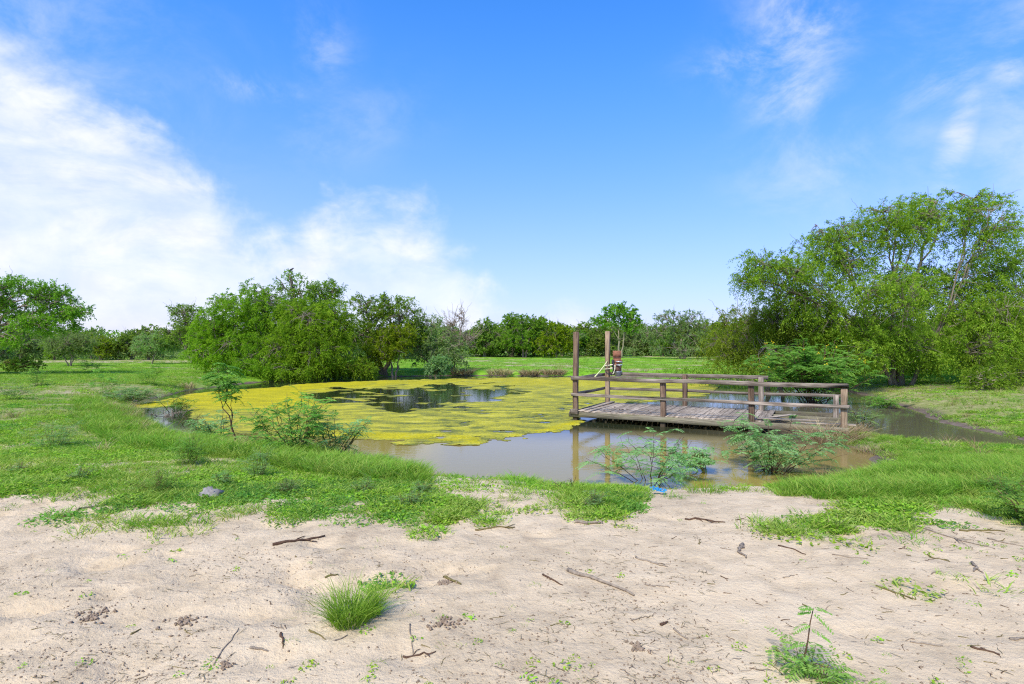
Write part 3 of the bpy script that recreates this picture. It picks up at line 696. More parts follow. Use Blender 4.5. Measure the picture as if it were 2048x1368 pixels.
# big feathery tree behind the dock's landward end
Yd = 26.0; b = at(1800, Yd)
LB = [lob(1690, 505, 95, 70, Yd, b, .5), lob(1790, 450, 95, 60, Yd, b, 0), lob(1890, 425, 80, 55, Yd, b, .6), lob(1960, 470, 75, 70, Yd, b, -.4), lob(1560, 540, 70, 50, Yd, b, -.5),
      lob(1500, 530, 40, 28, Yd, b, -.8), lob(1610, 590, 90, 60, Yd, b, .3), lob(1730, 590, 90, 55, Yd, b, -1.6), lob(1960, 575, 100, 70, Yd, b, .8), lob(2060, 540, 75, 80, Yd, b, 1), lob(1870, 560, 80, 60, Yd, b, 1.6),
      lob(1720, 680, 75, 50, Yd, b, -1.2), lob(1900, 690, 85, 45, Yd, b, -1.4), lob(1810, 690, 70, 45, Yd, b, -.8), lob(1660, 650, 60, 45, Yd, b, -.2), lob(1780, 640, 90, 40, Yd, b, 1.2), lob(1730, 730, 40, 22, Yd, b, .5), lob(1860, 730, 50, 18, Yd, b, .8), lob(1480, 560, 30, 22, Yd, b, -.8), lob(1930, 630, 80, 40, Yd, b, -1.2), lob(1960, 395, 45, 25, Yd, b, .3), lob(1655, 470, 45, 25, Yd, b, 0)]
gm = tree_geo(101, LB, [(-.2, 0, -.3, .1, 2.6, .11), (.1, .1, .5, .2, 3.9, .13), (-.45, -.1, -1.6, -.2, 2.2, .08), (.3, -.2, 1.6, -.3, 2.4, .08), (.05, .2, .1, .9, 3.2, .10)], 3200, 66, .46, .108, .035, .45, bare=90, br=.018, gap=.22, hang=.4, shell=2.0)
plant('big_tree', 'large feathery tree with a wide airy crown standing beyond the landward dock end', 'tree', b, gm, (BARK, LF_RETAMA))
Yd = 28.0; b = at(1540, Yd)
LB = [lob(1500, 655, 80, 60, Yd, b, .3), lob(1580, 640, 90, 65, Yd, b, -.3), lob(1440, 690, 45, 40, Yd, b, 0), lob(1640, 680, 70, 60, Yd, b, .6), lob(1520, 710, 70, 28, Yd, b, -.6)]
plant('drooping_tree', 'low drooping tree with trailing foliage just left of the big feathery tree', 'tree', b,
      tree_geo(102, LB, [(0, 0, -.5, 0, 2.0, .12), (.3, .2, 1.2, .3, 2.0, .11)], 1000, 66, .46, .11, .030, .6, bare=20, hang=.8), (BARK, LF_RETAMA))
Yd = 25.0; b = at(2030, Yd)
LB = [lob(1990, 650, 80, 60, Yd, b, 0), lob(2080, 640, 80, 80, Yd, b, .3), lob(2150, 660, 80, 90, Yd, b, .6), lob(1960, 715, 60, 45, Yd, b, -.6), lob(2050, 725, 70, 45, Yd, b, -.8)]
plant('side_tree', 'leafy low tree at the right side with grey twigs, its foliage reaching the ground', 'tree', b,
      tree_geo(103, LB, [(0, 0, -.5, 0, 1.8, .13), (.2, .2, 1.0, .2, 2.0, .12)], 800, 66, .46, .11, .030, .5, bare=50, hang=.5), (BARK_PALE, LF_RETAMA))
Yd = 22.5; b = at(1962, Yd)
plant('bush', 'bright green bush growing in front of the low tree at the far right', 'bush', b,
      tree_geo(104, [lob(1960, 770, 40, 34, Yd, b), lob(2010, 760, 40, 36, Yd, b, .3)], [(0, 0, .1, 0, .6, .05)], 150, 60, .30, .09, .034, .4), (BARK_PALE, LF_MESQ), parts=('stems', 'foliage'))
for i, (px, Yd, sc, lab) in enumerate([(1850, 36, 1.0, 'tree seen low through the gap under the big feathery tree'), (1980, 40, 1.1, 'tree beyond the low tree at the far right, mostly hidden'), (2200, 34, 1.2, 'tree standing past the right edge behind the low tree')]):
    b = at(px, Yd)
    plant('tree', lab, 'tree', b, tree_geo(110 + i, [(0, 0, 3.1, 2.0, 1.8, 1.6), (-1.6, 0, 2.3, 1.3, 1.2, 1.1), (1.5, .3, 2.5, 1.4, 1.3, 1.2)], [(0, 0, .1, 0, 1.9, .13), (.1, 0, .6, .2, 1.8, .1)], 230, 50, .5, .15, .05, .5, hang=.3), (BARK, LF_MESQ), scale=sc)

# clump of willowy trees on the far left bank
Yd = 36.5; b = at(500, Yd)
LB = [lob(470, 650, 72, 62, Yd, b, 0), lob(420, 665, 38, 45, Yd, b, -.3), lob(520, 620, 55, 45, Yd, b, .6), lob(440, 705, 52, 32, Yd, b, -.6), lob(510, 700, 60, 42, Yd, b, -1.2), lob(555, 735, 60, 24, Yd, b, -1.9)]
plant('willowy_tree', 'broad bright green willowy tree at the left end of the clump on the far bank', 'tree', b,
      tree_geo(120, LB, [(0, 0, -.4, 0, 1.8, .15), (.3, 0, .8, .2, 2.0, .14)], 1150, 64, .46, .13, .042, .55, hang=.25, br=.02), (BARK, LF_WILLOW))
Yd = 35.5; b = at(625, Yd)
LB = [lob(625, 655, 78, 55, Yd, b, 0), lob(600, 620, 50, 30, Yd, b, .3), lob(660, 640, 50, 45, Yd, b, .3), lob(585, 690, 55, 42, Yd, b, -.5), lob(650, 705, 58, 40, Yd, b, -.7), lob(600, 735, 70, 22, Yd, b, -1.0)]
plant('willowy_tree', 'dome shaped willowy tree with drooping foliage amid the clump on the far bank', 'tree', b,
      tree_geo(121, LB, [(0, 0, -.3, 0, 1.9, .15), (.2, .2, .6, .3, 2.0, .13)], 1200, 64, .46, .13, .042, .55, hang=.30, br=.02), (BARK, LF_WILLOW))
Yd = 40.0; b = at(610, Yd)
LB = [lob(515, 590, 42, 30, Yd, b, 0), lob(450, 605, 26, 22, Yd, b, 0), lob(590, 572, 48, 28, Yd, b, 0), lob(640, 590, 40, 28, Yd, b, .5), lob(668, 575, 24, 25, Yd, b, .2), lob(578, 552, 24, 14, Yd, b, 0), lob(615, 625, 70, 45, Yd, b, .6), lob(540, 630, 60, 40, Yd, b, .6)]
plant('tall_mesquite', 'tallest airy mesquite rising behind the dome shaped willowy tree, with a bird at its top', 'tree', b,
      tree_geo(122, LB, [(0, 0, -1.2, 0, 3.0, .2), (.2, 0, .6, .2, 3.2, .2)], 560, 46, .5, .15, .055, .3, bare=40, gap=.36, br=.03), (BARK, LF_MESQ))
tb = b
Yd = 39.5; b = at(765, Yd)
LB = [lob(730, 615, 34, 28, Yd, b, 0), lob(775, 612, 42, 24, Yd, b, .2), lob(815, 620, 26, 26, Yd, b, 0), lob(760, 655, 60, 32, Yd, b, .5), lob(715, 670, 32, 50, Yd, b, -.3), lob(820, 660, 34, 34, Yd, b, .4)]
plant('mesquite', 'airy mesquite with sky showing through its flat crown, right of the dome shaped tree', 'tree', b,
      tree_geo(123, LB, [(0, 0, -.6, 0, 2.4, .15), (.2, 0, .6, .2, 2.6, .15)], 430, 46, .48, .15, .055, .3, bare=25, gap=.30, br=.025), (BARK, LF_MESQ))
Yd = 38.5; b = at(785, Yd)
LB = [lob(780, 690, 46, 32, Yd, b, 0), lob(800, 670, 32, 22, Yd, b, .1), lob(755, 712, 34, 20, Yd, b, -.2)]
plant('small_tree', 'small yellow green tree at the water in front of the airy mesquite', 'tree', b,
      tree_geo(124, LB, [(0, 0, 0, 0, 1.0, .08), (.1, 0, .4, .1, 1.1, .07)], 300, 48, .42, .14, .05, .4, gap=.22), (BARK, LF_YELLOW))
Yd = 40.5; b = at(865, Yd)
LB = [lob(855, 655, 40, 28, Yd, b, 0), lob(875, 690, 48, 36, Yd, b, 0), lob(840, 700, 30, 32, Yd, b, .2), lob(905, 700, 34, 28, Yd, b, -.2), lob(920, 718, 22, 16, Yd, b, -.5)]
plant('grey_tree', 'dull grey green bushy tree beside the bare dead tree on the far bank', 'tree', b,
      tree_geo(125, LB, [(0, 0, 0, 0, 1.5, .1), (.2, 0, .7, .1, 1.5, .09)], 430, 42, .42, .13, .045, .4, bare=40, br=.022, gap=.2), (BARK_PALE, LF_GREY))
Yd = 41.0; b = at(905, Yd)
plant('dead_tree', 'bare dead tree with fine grey twigs standing at the right end of the clump', 'tree', b,
      tree_geo(126, [lob(905, 655, 30, 34, Yd, b), lob(922, 630, 10, 18, Yd, b), lob(930, 680, 32, 20, Yd, b)], [(0, 0, 0, 0, 1.4, .08), (.1, 0, .4, 0, 1.6, .07)], 170, 0, bare=160, br=.026, branch_frac=1.0), (DEADWOOD, LF_GREY), parts=('trunk', 'crown'))
Yd = 38.3; b = at(880, Yd)
plant('bush', 'blue green bush at the water right of the yellow green tree', 'bush', b,
      tree_geo(127, [lob(880, 728, 24, 18, Yd, b), lob(868, 738, 18, 12, Yd, b)], [(0, 0, 0, 0, .5, .04)], 150, 46, .28, .13, .045, .2), (STEM, LF_BLUE), parts=('stems', 'foliage'))
Yd = 36.0; b = at(700, Yd)
plant('bush', 'low bright bush drooping over the water below the dome shaped willowy tree', 'bush', b,
      tree_geo(128, [lob(700, 732, 50, 22, Yd, b), lob(660, 738, 36, 18, Yd, b, -.3), lob(735, 742, 22, 12, Yd, b)], [(0, 0, 0, 0, .5, .05)], 260, 56, .36, .12, .04, .6, hang=.4), (STEM, LF_WILLOW), parts=('stems', 'foliage'))
# bird on a twig
Yd = 40.0; bz = CH + (HY - 541) * Yd / F; bxx = (584 - 1024) * Yd / F
BD = thing('bird', 'small dark bird perched at the very top of the tallest mesquite', 'bird', (bxx, Yd - .1, bz))
g = Geo()
tube(g, [(-.16, 0, -.06), (-.10, 0, -.02), (-.04, 0, .03), (.03, 0, .07), (.08, 0, .115), (.115, 0, .14), (.15, 0, .145), (.19, 0, .135)], [.012, .03, .058, .065, .045, .042, .028, .004], 8)
link('body', g.mesh('body', BIRDM, True), BD)
g = Geo(); boxg(g, (-.21, 0, -.09), (.15, .04, .012), b=.003); link('tail', g.mesh('tail', BIRDM), BD)
for s in (-1, 1):
    g = Geo(); tube(g, [(.02, s * .02, .02), (.03, s * .02, -.06)], .006, 4); link('leg', g.mesh('leg', BIRDM), BD)
g = Geo(); tt_ = Vector((bxx, Yd - .1, bz - .06)); rr_ = Vector(tb) + Vector((-1.2, 0, 4.3))
pt = [o for o in bpy.data.objects if o.name == 'tall_mesquite'][0]
tube(g, wob([Vector(rr_) + (tt_ - Vector(rr_)) * k / 7 - Vector(tb) for k in range(8)], .05, R), np.linspace(.04, .008, 8), 5)
for k in range(8):
    s0 = np.array(rr_ + (tt_ - rr_) * R.uniform(.4, .95) - Vector(tb)); e0 = s0 + R.normal(size=3) * .3 + np.array([0, 0, .15]); tube(g, [s0, (s0 + e0) / 2 + .03, e0], [.012, .008, .004], 4)
link('branch', g.mesh('branch', BARK), pt)

# trees on the left
Yd = 33.0; b = at(-70, Yd)
LB = [lob(40, 585, 75, 32, Yd, b, 0), lob(110, 615, 50, 22, Yd, b, .3), lob(150, 622, 30, 13, Yd, b, 0), lob(90, 650, 65, 20, Yd, b, -.4), lob(20, 640, 70, 32, Yd, b, .4), lob(-50, 600, 70, 45, Yd, b, 0), lob(100, 588, 40, 16, Yd, b, .2), lob(-90, 650, 60, 40, Yd, b, .3), lob(35, 680, 45, 12, Yd, b, -.6)]
plant('spreading_tree', 'fresh green spreading tree at the far left with layered open branches', 'tree', b,
      tree_geo(130, LB, [(0, 0, .8, 0, 1.9, .15), (-.2, 0, -1.2, .2, 2.2, .15)], 900, 62, .42, .125, .046, .15, bare=30, gap=.40, br=.03), (BARK, LF_MESQ))
Yd = 47.0; b = at(138, Yd)
plant('vase_bush', 'vase shaped olive green bush on a narrow foot in the left field', 'bush', b,
      tree_geo(131, [lob(138, 690, 42, 22, Yd, b), lob(110, 690, 24, 16, Yd, b), lob(168, 688, 24, 18, Yd, b)], [(0, 0, -.5, 0, .9, .05), (.1, 0, .5, 0, .9, .05), (0, .1, .1, .2, 1.0, .05)], 300, 46, .4, .13, .04, -.3, bare=30), (BARK, LF_GREY), parts=('stems', 'foliage'))
Yd = 52.0; b = at(303, Yd)
plant('leaning_tree', 'small leaning tree on a thin trunk in the left field', 'tree', b,
      tree_geo(132, [lob(310, 685, 32, 20, Yd, b), lob(285, 692, 22, 12, Yd, b), lob(335, 690, 22, 14, Yd, b)], [(0, 0, .5, 0, 1.3, .06)], 240, 40, .4, .15, .05, .3, bare=20), (BARK, LF_GREY))
Yd = 52.0; b = at(388, Yd)
plant('dark_trunk_tree', 'tree with a stout forked black trunk just left of the willowy trees', 'tree', b,
      tree_geo(133, [lob(375, 640, 36, 28, Yd, b), lob(350, 670, 36, 24, Yd, b), lob(400, 670, 32, 30, Yd, b), lob(362, 620, 22, 12, Yd, b)], [(0, 0, -.8, 0, 1.6, .17), (.25, 0, .5, .1, 1.7, .17)], 420, 42, .45, .16, .055, .3, bare=40, gap=.28), (BARK, LF_DARK))
Yd = 33.5; b = at(52, Yd)
plant('bush', 'dark leafy bush low at the far left under the spreading tree', 'bush', b,
      tree_geo(134, [lob(55, 727, 26, 12, Yd, b), lob(30, 730, 24, 10, Yd, b)], [(0, 0, 0, 0, .4, .04)], 110, 40, .25, .11, .06, .1), (STEM, LF_DARK), parts=('stems', 'foliage'))
Yd = 34.5; b = at(-8, Yd)
plant('bush', 'pale grey bush at the left edge below the spreading tree', 'bush', b,
      tree_geo(135, [lob(-5, 712, 36, 20, Yd, b), lob(-50, 705, 40, 26, Yd, b)], [(0, 0, 0, 0, .6, .04)], 190, 40, .32, .11, .04, .1, bare=40), (BARK_PALE, LF_GREY), parts=('stems', 'foliage'))
# single trees in front of the treeline
Yd = 74.0; b = at(1240, Yd)
plant('slim_tree', 'tall slim tree with tufted open crown rising behind the tall far dock post', 'tree', b,
      tree_geo(140, [lob(1240, 622, 34, 17, Yd, b), lob(1212, 640, 18, 12, Yd, b), lob(1262, 645, 26, 18, Yd, b), lob(1190, 640, 8, 9, Yd, b)], [(0, 0, -.2, 0, 3.6, .12), (.2, 0, .6, 0, 3.4, .1)], 260, 40, .5, .24, .10, .3, bare=20, gap=.22), (BARK_PALE, LF_MESQ))
Yd = 68.0; b = at(1362, Yd)
plant('wide_tree', 'greyish wide tree with a dark many stemmed trunk in the meadow behind the dock', 'tree', b,
      tree_geo(141, [lob(1340, 640, 34, 20, Yd, b), lob(1385, 642, 34, 22, Yd, b), lob(1315, 668, 32, 22, Yd, b), lob(1370, 672, 40, 26, Yd, b), lob(1408, 675, 26, 24, Yd, b), lob(1350, 700, 55, 10, Yd, b, -.6)], [(0, 0, -1.0, 0, 2.0, .15), (.3, 0, .9, 0, 2.2, .15), (.1, .1, .1, .3, 2.4, .13)], 460, 40, .5, .20, .065, .3, bare=90, gap=.30, br=.035), (BARK, LF_GREY))
Yd = 77.0; b = at(1048, Yd)
plant('round_tree', 'fresh green tree with a tufted crown standing out in the far treeline', 'tree', b,
      tree_geo(142, [lob(1045, 645, 42, 18, Yd, b), lob(1075, 655, 26, 20, Yd, b), lob(1040, 675, 46, 26, Yd, b), lob(1020, 640, 14, 14, Yd, b)], [(0, 0, -.3, 0, 2.4, .13), (.2, 0, .6, 0, 2.4, .12)], 400, 42, .5, .24, .10, .3, bare=25, gap=.25), (BARK, LF_MESQ))
Yd = 76.0; b = at(1112, Yd)
plant('round_tree', 'bright yellowish green tree in the far treeline left of the dock posts', 'tree', b,
      tree_geo(143, [lob(1112, 665, 34, 20, Yd, b), lob(1130, 680, 28, 24, Yd, b), lob(1095, 690, 34, 20, Yd, b)], [(0, 0, 0, 0, 2.0, .12)], 320, 42, .5, .24, .10, .3), (BARK, LF_YELLOW))
Yd = 79.0; b = at(968, Yd)
plant('round_tree', 'dark green tree in the far treeline next to the dead tree', 'tree', b,
      tree_geo(144, [lob(968, 655, 24, 18, Yd, b), lob(985, 680, 40, 26, Yd, b), lob(955, 685, 30, 24, Yd, b)], [(0, 0, 0, 0, 2.0, .12), (.1, 0, .6, 0, 2.0, .1)], 320, 42, .5, .24, .10, .3, bare=25, gap=.2), (BARK, LF_DARK))
# the treeline
protos = []
specs = [(LF_MESQ, BARK, .3), (LF_GREY, BARK_PALE, .24), (LF_DARK, BARK, .2), (LF_WILLOW, BARK, .25), (LF_GREY, BARK_PALE, .32), (LF_DARK, BARK_PALE, .26)]
kinds = ['fresh green', 'greyish', 'dark green', 'yellowish green', 'thin greyish', 'dull green']
for i, (lm, bm, gp) in enumerate(specs):
    rng = np.random.default_rng(500 + i)
    lbs = [(rng.uniform(-1.9, 1.9), rng.uniform(-1, 1), rng.uniform(1.3, 3.9), rng.uniform(.9, 1.5), rng.uniform(.8, 1.3), rng.uniform(.7, 1.2)) for _ in range(7)]
    gt, gl = tree_geo(200 + i, lbs, [(0, 0, -.6, 0, 1.6, .11), (.2, 0, .7, 0, 1.8, .11), (.1, .1, .1, .3, 2.2, .09)], 330, 34, .5, .25, .10, .3, bare=60, gap=gp, br=.03)
    protos.append((gt.mesh('treeline_trunk', bm), gl.mesh('treeline_crown', lm)))
rt = random.Random(8)
def treeline(x, y, s, k, where):
    z = float(surf(np.array(x), np.array(y))) - .05
    o = thing('scrub_tree', kinds[k] + ' scrub tree in the ' + where, 'tree', (x, y, z), rt.uniform(0, 6.28), kinds[k] + ' trees of the ' + where)
    o.scale = (s * rt.uniform(.9, 1.2), s * rt.uniform(.9, 1.2), s * rt.uniform(.85, 1.12))
    link('trunk', protos[k][0], o); link('crown', protos[k][1], o)
for row, (y0, n) in enumerate(((83, 30), (90, 30))):
    for i in range(n):
        x = -14 + (i + rt.uniform(.2, .8)) * 62 / n
        treeline(x, y0 + rt.uniform(-2, 3), rt.uniform(.86, 1.14) * (1 + .08 * row), rt.choice([0, 0, 1, 2, 2, 3, 4, 5]), 'far treeline across the meadow')
for row, (y0, n) in enumerate(((66, 26), (73, 26))):
    for i in range(n):
        x = -78 + (i + rt.uniform(.2, .8)) * 66 / n
        treeline(x, y0 + rt.uniform(-2, 3) , rt.uniform(.62, .90) * (1 + .12 * row), rt.choice([0, 1, 1, 1, 3, 4, 5, 3]), 'low treeline across the left field')
for i in range(16):
    x = 36 + i * 4.0 + rt.uniform(-1, 1)
    treeline(x, 60 + rt.uniform(-5, 12), rt.uniform(.9, 1.25), rt.choice([0, 2, 2, 5, 3]), 'woods behind the big feathery tree')
# undergrowth and the solid wood behind
def mass(name, label, n, fx, fy, fz, ll, lw, mat, seed):
    rng = np.random.default_rng(seed); x = fx(rng, n); y = fy(rng, n, x)
    top = fz(rng, n, x); z = surf(x, y) + top * rng.random(n) ** .75
    g = Geo(); leaves(g, np.stack([x, y, z], -1), rng.normal(size=(n, 3)), ll * rng.uniform(.6, 1.3, n), lw * rng.uniform(.6, 1.3, n), rng, np.clip(.4 + .5 * (fbm(x * .5, z * .8 + y * .3, seed, 3) - .5) + rng.normal(size=n) * .2, 0, 1), up=.6)
    link(name, g.mesh(name, mat), kind='stuff', label=label, category='undergrowth')
mass('undergrowth', 'dull tangled undergrowth along the foot of the far treeline', 26000, lambda r, n: r.uniform(-16, 52, n), lambda r, n, x: 84 + r.normal(size=n) * 2.2, lambda r, n, x: .8 + 1.6 * fbm(x * .35, x * 0, 71, 3), .26, .10, LF_GREY, 71)
mass('undergrowth', 'grey green undergrowth along the low treeline at the left', 22000, lambda r, n: r.uniform(-85, -12, n), lambda r, n, x: 68 + r.normal(size=n) * 2.0, lambda r, n, x: .5 + 1.4 * fbm(x * .35, x * 0, 72, 3), .24, .09, LF_GREY, 72)
mass('distant_woodland', 'distant wood closing the view behind the far treeline', 32000, lambda r, n: r.uniform(-140, 150, n), lambda r, n, x: 104 + r.normal(size=n) * 3 - 12 * sstep(-x, 20, 60), lambda r, n, x: 3.3 + 2.0 * fbm(x * .18, x * 0, 73, 4) - 1.0 * sstep(-x, 10, 30), .55, .24, LF_DARK, 73)
mass('undergrowth', 'shaded undergrowth beneath and behind the big feathery tree', 16000, lambda r, n: r.uniform(9.5, 36, n), lambda r, n, x: 33 + r.normal(size=n) * 2.2, lambda r, n, x: .5 + 1.3 * fbm(x * .5, x * 0, 74, 3), .16, .06, LF_MESQ, 74)

# ------------------------------------------------------------------ feathery shrubs by the water
def frond(g, a, d, length, rng, nl=11, ll=.045, lw=.016, droop=.5, tint=.5):
    d = unit(np.asarray(d, float)); t = np.linspace(0.12, 1, nl); P = np.asarray(a) + d * (t * length)[:, None]; P[:, 2] -= droop * length * t ** 2 * .6
    T = unit(np.gradient(P, axis=0)); side = unit(np.cross(T, [0, 0, 1.0]) + 1e-6)
    prof = np.sin(np.pi * (t * .85 + .12)) * .6 + .5
    for s in (-1, 1):
        u = side * s + T * .35; u[:, 2] -= .25
        c = P + unit(u) * (ll * prof * .5)[:, None]
        leaves(g, c, u + rng.normal(size=u.shape) * .12, ll * prof, lw, rng, np.clip(tint + rng.normal(size=nl) * .08, 0, 1), up=3.0)
def shrub_geo(seed, h, spread, nstem, nfr, fl=.24, ll=.05, lw=.016, nl=11, droop=.6, sr=.012, flowers=0, low=.3, lean=(0, 0), pods=0):
    rng = np.random.default_rng(seed); gs, gl, gf = Geo(), Geo(), Geo()
    paths = []
    for k in range(nstem):
        a = rng.uniform(0, 6.28); rad = spread * math.sqrt(rng.random()); hh = h * (1 - .45 * (rad / spread) ** 2) * rng.uniform(.75, 1.0)
        e = np.array([rad * math.cos(a) + lean[0], rad * math.sin(a) + lean[1], hh]); s0 = np.array([e[0] * .08, e[1] * .08, -.12])
        P = wob(bez(s0, (e[0] * .45, e[1] * .45, hh * .35), e, 9), .015 * h, rng)
        tube(gs, P, np.linspace(sr, sr * .3, 9), 5); paths.append(P)
        for _ in range(2):
            b0 = P[rng.integers(3, 7)]; e2 = b0 + np.array([rng.normal() * spread * .35, rng.normal() * spread * .35, h * rng.uniform(.1, .3)])
            Q = wob(bez(b0, (b0 + e2) / 2 + np.array([0, 0, -.03]), e2, 9), .01, rng); tube(gs, Q, np.linspace(sr * .5, sr * .2, 9), 4); paths.append(Q)
    for i in range(nfr):
        P = paths[rng.integers(len(paths))]; t = low + (1 - low) * rng.random() ** .7; k = min(int(t * 8), 7); f = t * 8 - k
        a = P[k] * (1 - f) + P[k + 1] * f; d = unit(rng.normal(size=3) * np.array([1, 1, .3]) + np.array([0, 0, .35]) + (P[8] - P[7]) * 1.5)
        frond(gl, a, d, fl * rng.uniform(.6, 1.2), rng, nl, ll, lw, droop, float(np.clip(.45 + rng.normal() * .2, 0, 1)))
    for i in range(flowers):
        P = paths[rng.integers(len(paths))]; c = P[8] + rng.normal(size=3) * .05
        cc = c + rng.normal(size=(7, 3)) * .028; leaves(gf, cc, rng.normal(size=(7, 3)), .038, .03, rng, .5)
    return gs, gl, gf
def shrub(name, label, px, py, seed, mat=LF_FERN, stem=STEM, z=None, group=None, Yw=None, cat='shrub', **kw):
    if Yw: b = at(px, Yw)
    elif z is not None: x, y = px_plane(px, py, z); b = (x, y, z)
    else: b = on_ground(px, py)
    o = plant(name, label, cat, b, shrub_geo(seed, **kw), (stem, mat, PETAL), group=group, parts=('stems', 'foliage', 'flowers')); return o
def m_at(py, z=0.0): return (CH - z) / (py - HY)          # metres per photo pixel
def wz(px, py): x, y = px_plane(px, py, 0); return min(gz(x, y), 0)
s_ = m_at(938); shrub('feathery_shrub', 'feathery blue green shrub on forked dark stems standing in brown water before the dock', 1545, 945, 301, LF_BLUE, STEM_DARK, z=0, h=118 * s_, spread=135 * s_, nstem=17, nfr=300, fl=.32, ll=.07, lw=.022, nl=10, low=.3, droop=.8, sr=.009)
s_ = m_at(960); shrub('feathery_shrub', 'feathery shrub at the near water edge below the middle of the dock', 1300, 962, 302, LF_BLUE, STEM_DARK, z=0, h=115 * s_, spread=150 * s_, nstem=15, nfr=200, fl=.30, ll=.066, lw=.021, nl=10, low=.35, droop=.7, sr=.008)
shrub('feathery_shrub', 'smaller feathery shrub leaning left from a pale stub by the near bank', 1415, 945, 303, LF_BLUE, STEM, z=0, h=.50, spread=.38, nstem=8, nfr=80, fl=.24, ll=.065, lw=.02, nl=10, low=.3, droop=.7, lean=(-.25, 0))
s_ = m_at(805); shrub('flowering_shrub', 'big fern leaved shrub with yellow flowers behind the dock rails', 1625, 805, 304, LF_FERN, STEM_DARK, z=0, h=142 * s_, spread=128 * s_, nstem=30, nfr=1150, fl=.46, ll=.12, lw=.040, nl=10, low=.2, droop=.7, sr=.02, flowers=30)
shrub('feathery_shrub', 'low pale fern leaved shrub beside the last dock post at the channel', 1770, 812, 305, LF_FERN, STEM, z=0.05, h=.45, spread=.75, nstem=8, nfr=110, fl=.30, ll=.08, lw=.024, nl=10, low=.2)
shrub('feathery_shrub', 'sparse grey green shrub in the channel right of the last dock post', 1722, 855, 306, LF_GREY, STEM, z=0.0, h=.75, spread=.45, nstem=9, nfr=80, fl=.24, ll=.06, lw=.016, nl=10, low=.2)
s_ = m_at(890); shrub('sapling', 'tall thin sapling with a drooping leafy top standing at the left water edge', 480, 893, 307, LF_FERN, STEM_DARK, h=212 * s_, spread=16 * s_, nstem=2, nfr=84, fl=.34, ll=.085, lw=.028, nl=10, low=.72, droop=.9, sr=.016, lean=(-.28, 0))
shrub('feathery_shrub', 'feathery shrub left of the tall thin sapling at the water', 440, 885, 308, LF_BLUE, STEM_DARK, z=0, h=.92, spread=.62, nstem=11, nfr=130, fl=.28, ll=.065, lw=.021, nl=10, low=.25)
s_ = m_at(905); shrub('feathery_shrub', 'large feathery shrub with many stems in the shallows right of the thin sapling', 590, 905, 309, LF_FERN, STEM, h=118 * s_, spread=85 * s_, nstem=18, nfr=270, fl=.30, ll=.065, lw=.022, nl=10, low=.2, droop=.65, sr=.011)
shrub('feathery_shrub', 'open feathery shrub leaning right over the grey water from the left bank', 668, 910, 310, LF_BLUE, STEM, h=.95, spread=.62, nstem=11, nfr=140, fl=.28, ll=.065, lw=.021, nl=10, low=.2, droop=.7, lean=(.15, 0))
shrub('feathery_shrub', 'grey green shrub beside the dead branches at the left tip of the pond', 262, 808, 311, LF_BLUE, STEM, h=.75, spread=1.0, nstem=15, nfr=210, fl=.34, ll=.085, lw=.026, nl=10, low=.15)
shrub('feathery_shrub', 'thin pale shrub over the dead branches at the left tip of the pond', 345, 825, 312, LF_FERN, STEM, h=.62, spread=.7, nstem=7, nfr=90, fl=.28, ll=.07, lw=.02, nl=10, low=.2, z=0.0)
# young plant in the foreground sand
FB = on_ground(1612, 1352)
fs = shrub_geo(320, .12, .22, 9, 52, fl=.15, ll=.034, lw=.010, nl=9, droop=.5, sr=.0035, low=.05)
FO = plant('sapling', 'young feathery plant with one dark upright shoot at the bottom of the picture', 'plant', FB, fs[:2], (STEM, LF_YOUNG), parts=('stems', 'foliage'))
g = Geo(); Ps = np.array([(-.01, 0, 0), (-.005, 0, .09), (.01, .0, .17), (.02, 0, .25), (.035, 0, .315)]); tube(g, Ps, np.linspace(.0045, .002, 5), 6); link('shoot', g.mesh('shoot', STEM_DARK), FO)
g = Geo(); rng = np.random.default_rng(5)
for a_, d_, l_ in ((.315, (-1, 0, .5), .07), (.315, (1, .2, .1), .09), (.30, (.6, -.5, -.3), .09), (.30, (-.8, .4, .1), .06), (.24, (-1, -.2, .1), .09), (.22, (.9, -.3, -.1), .09), (.15, (-.9, .3, 0), .09), (.14, (.8, .4, .2), .10), (.10, (-.6, -.6, .2), .09)):
    k = np.interp(a_, Ps[:, 2], Ps[:, 0]); frond(g, (k, 0, a_), d_, l_, rng, 9, .028, .010, .7, .35)
link('leaf', g.mesh('leaf', LF_YOUNG), FO)
ex = on_ground(2075, 1045)
shrub('feathery_shrub', 'dark feathery shrub cut off by the right edge beside the sand', 2100, 1055, 321, LF_FERN, STEM, h=.42, spread=.42, nstem=12, nfr=150, fl=.22, ll=.055, lw=.018, nl=10, low=.1)

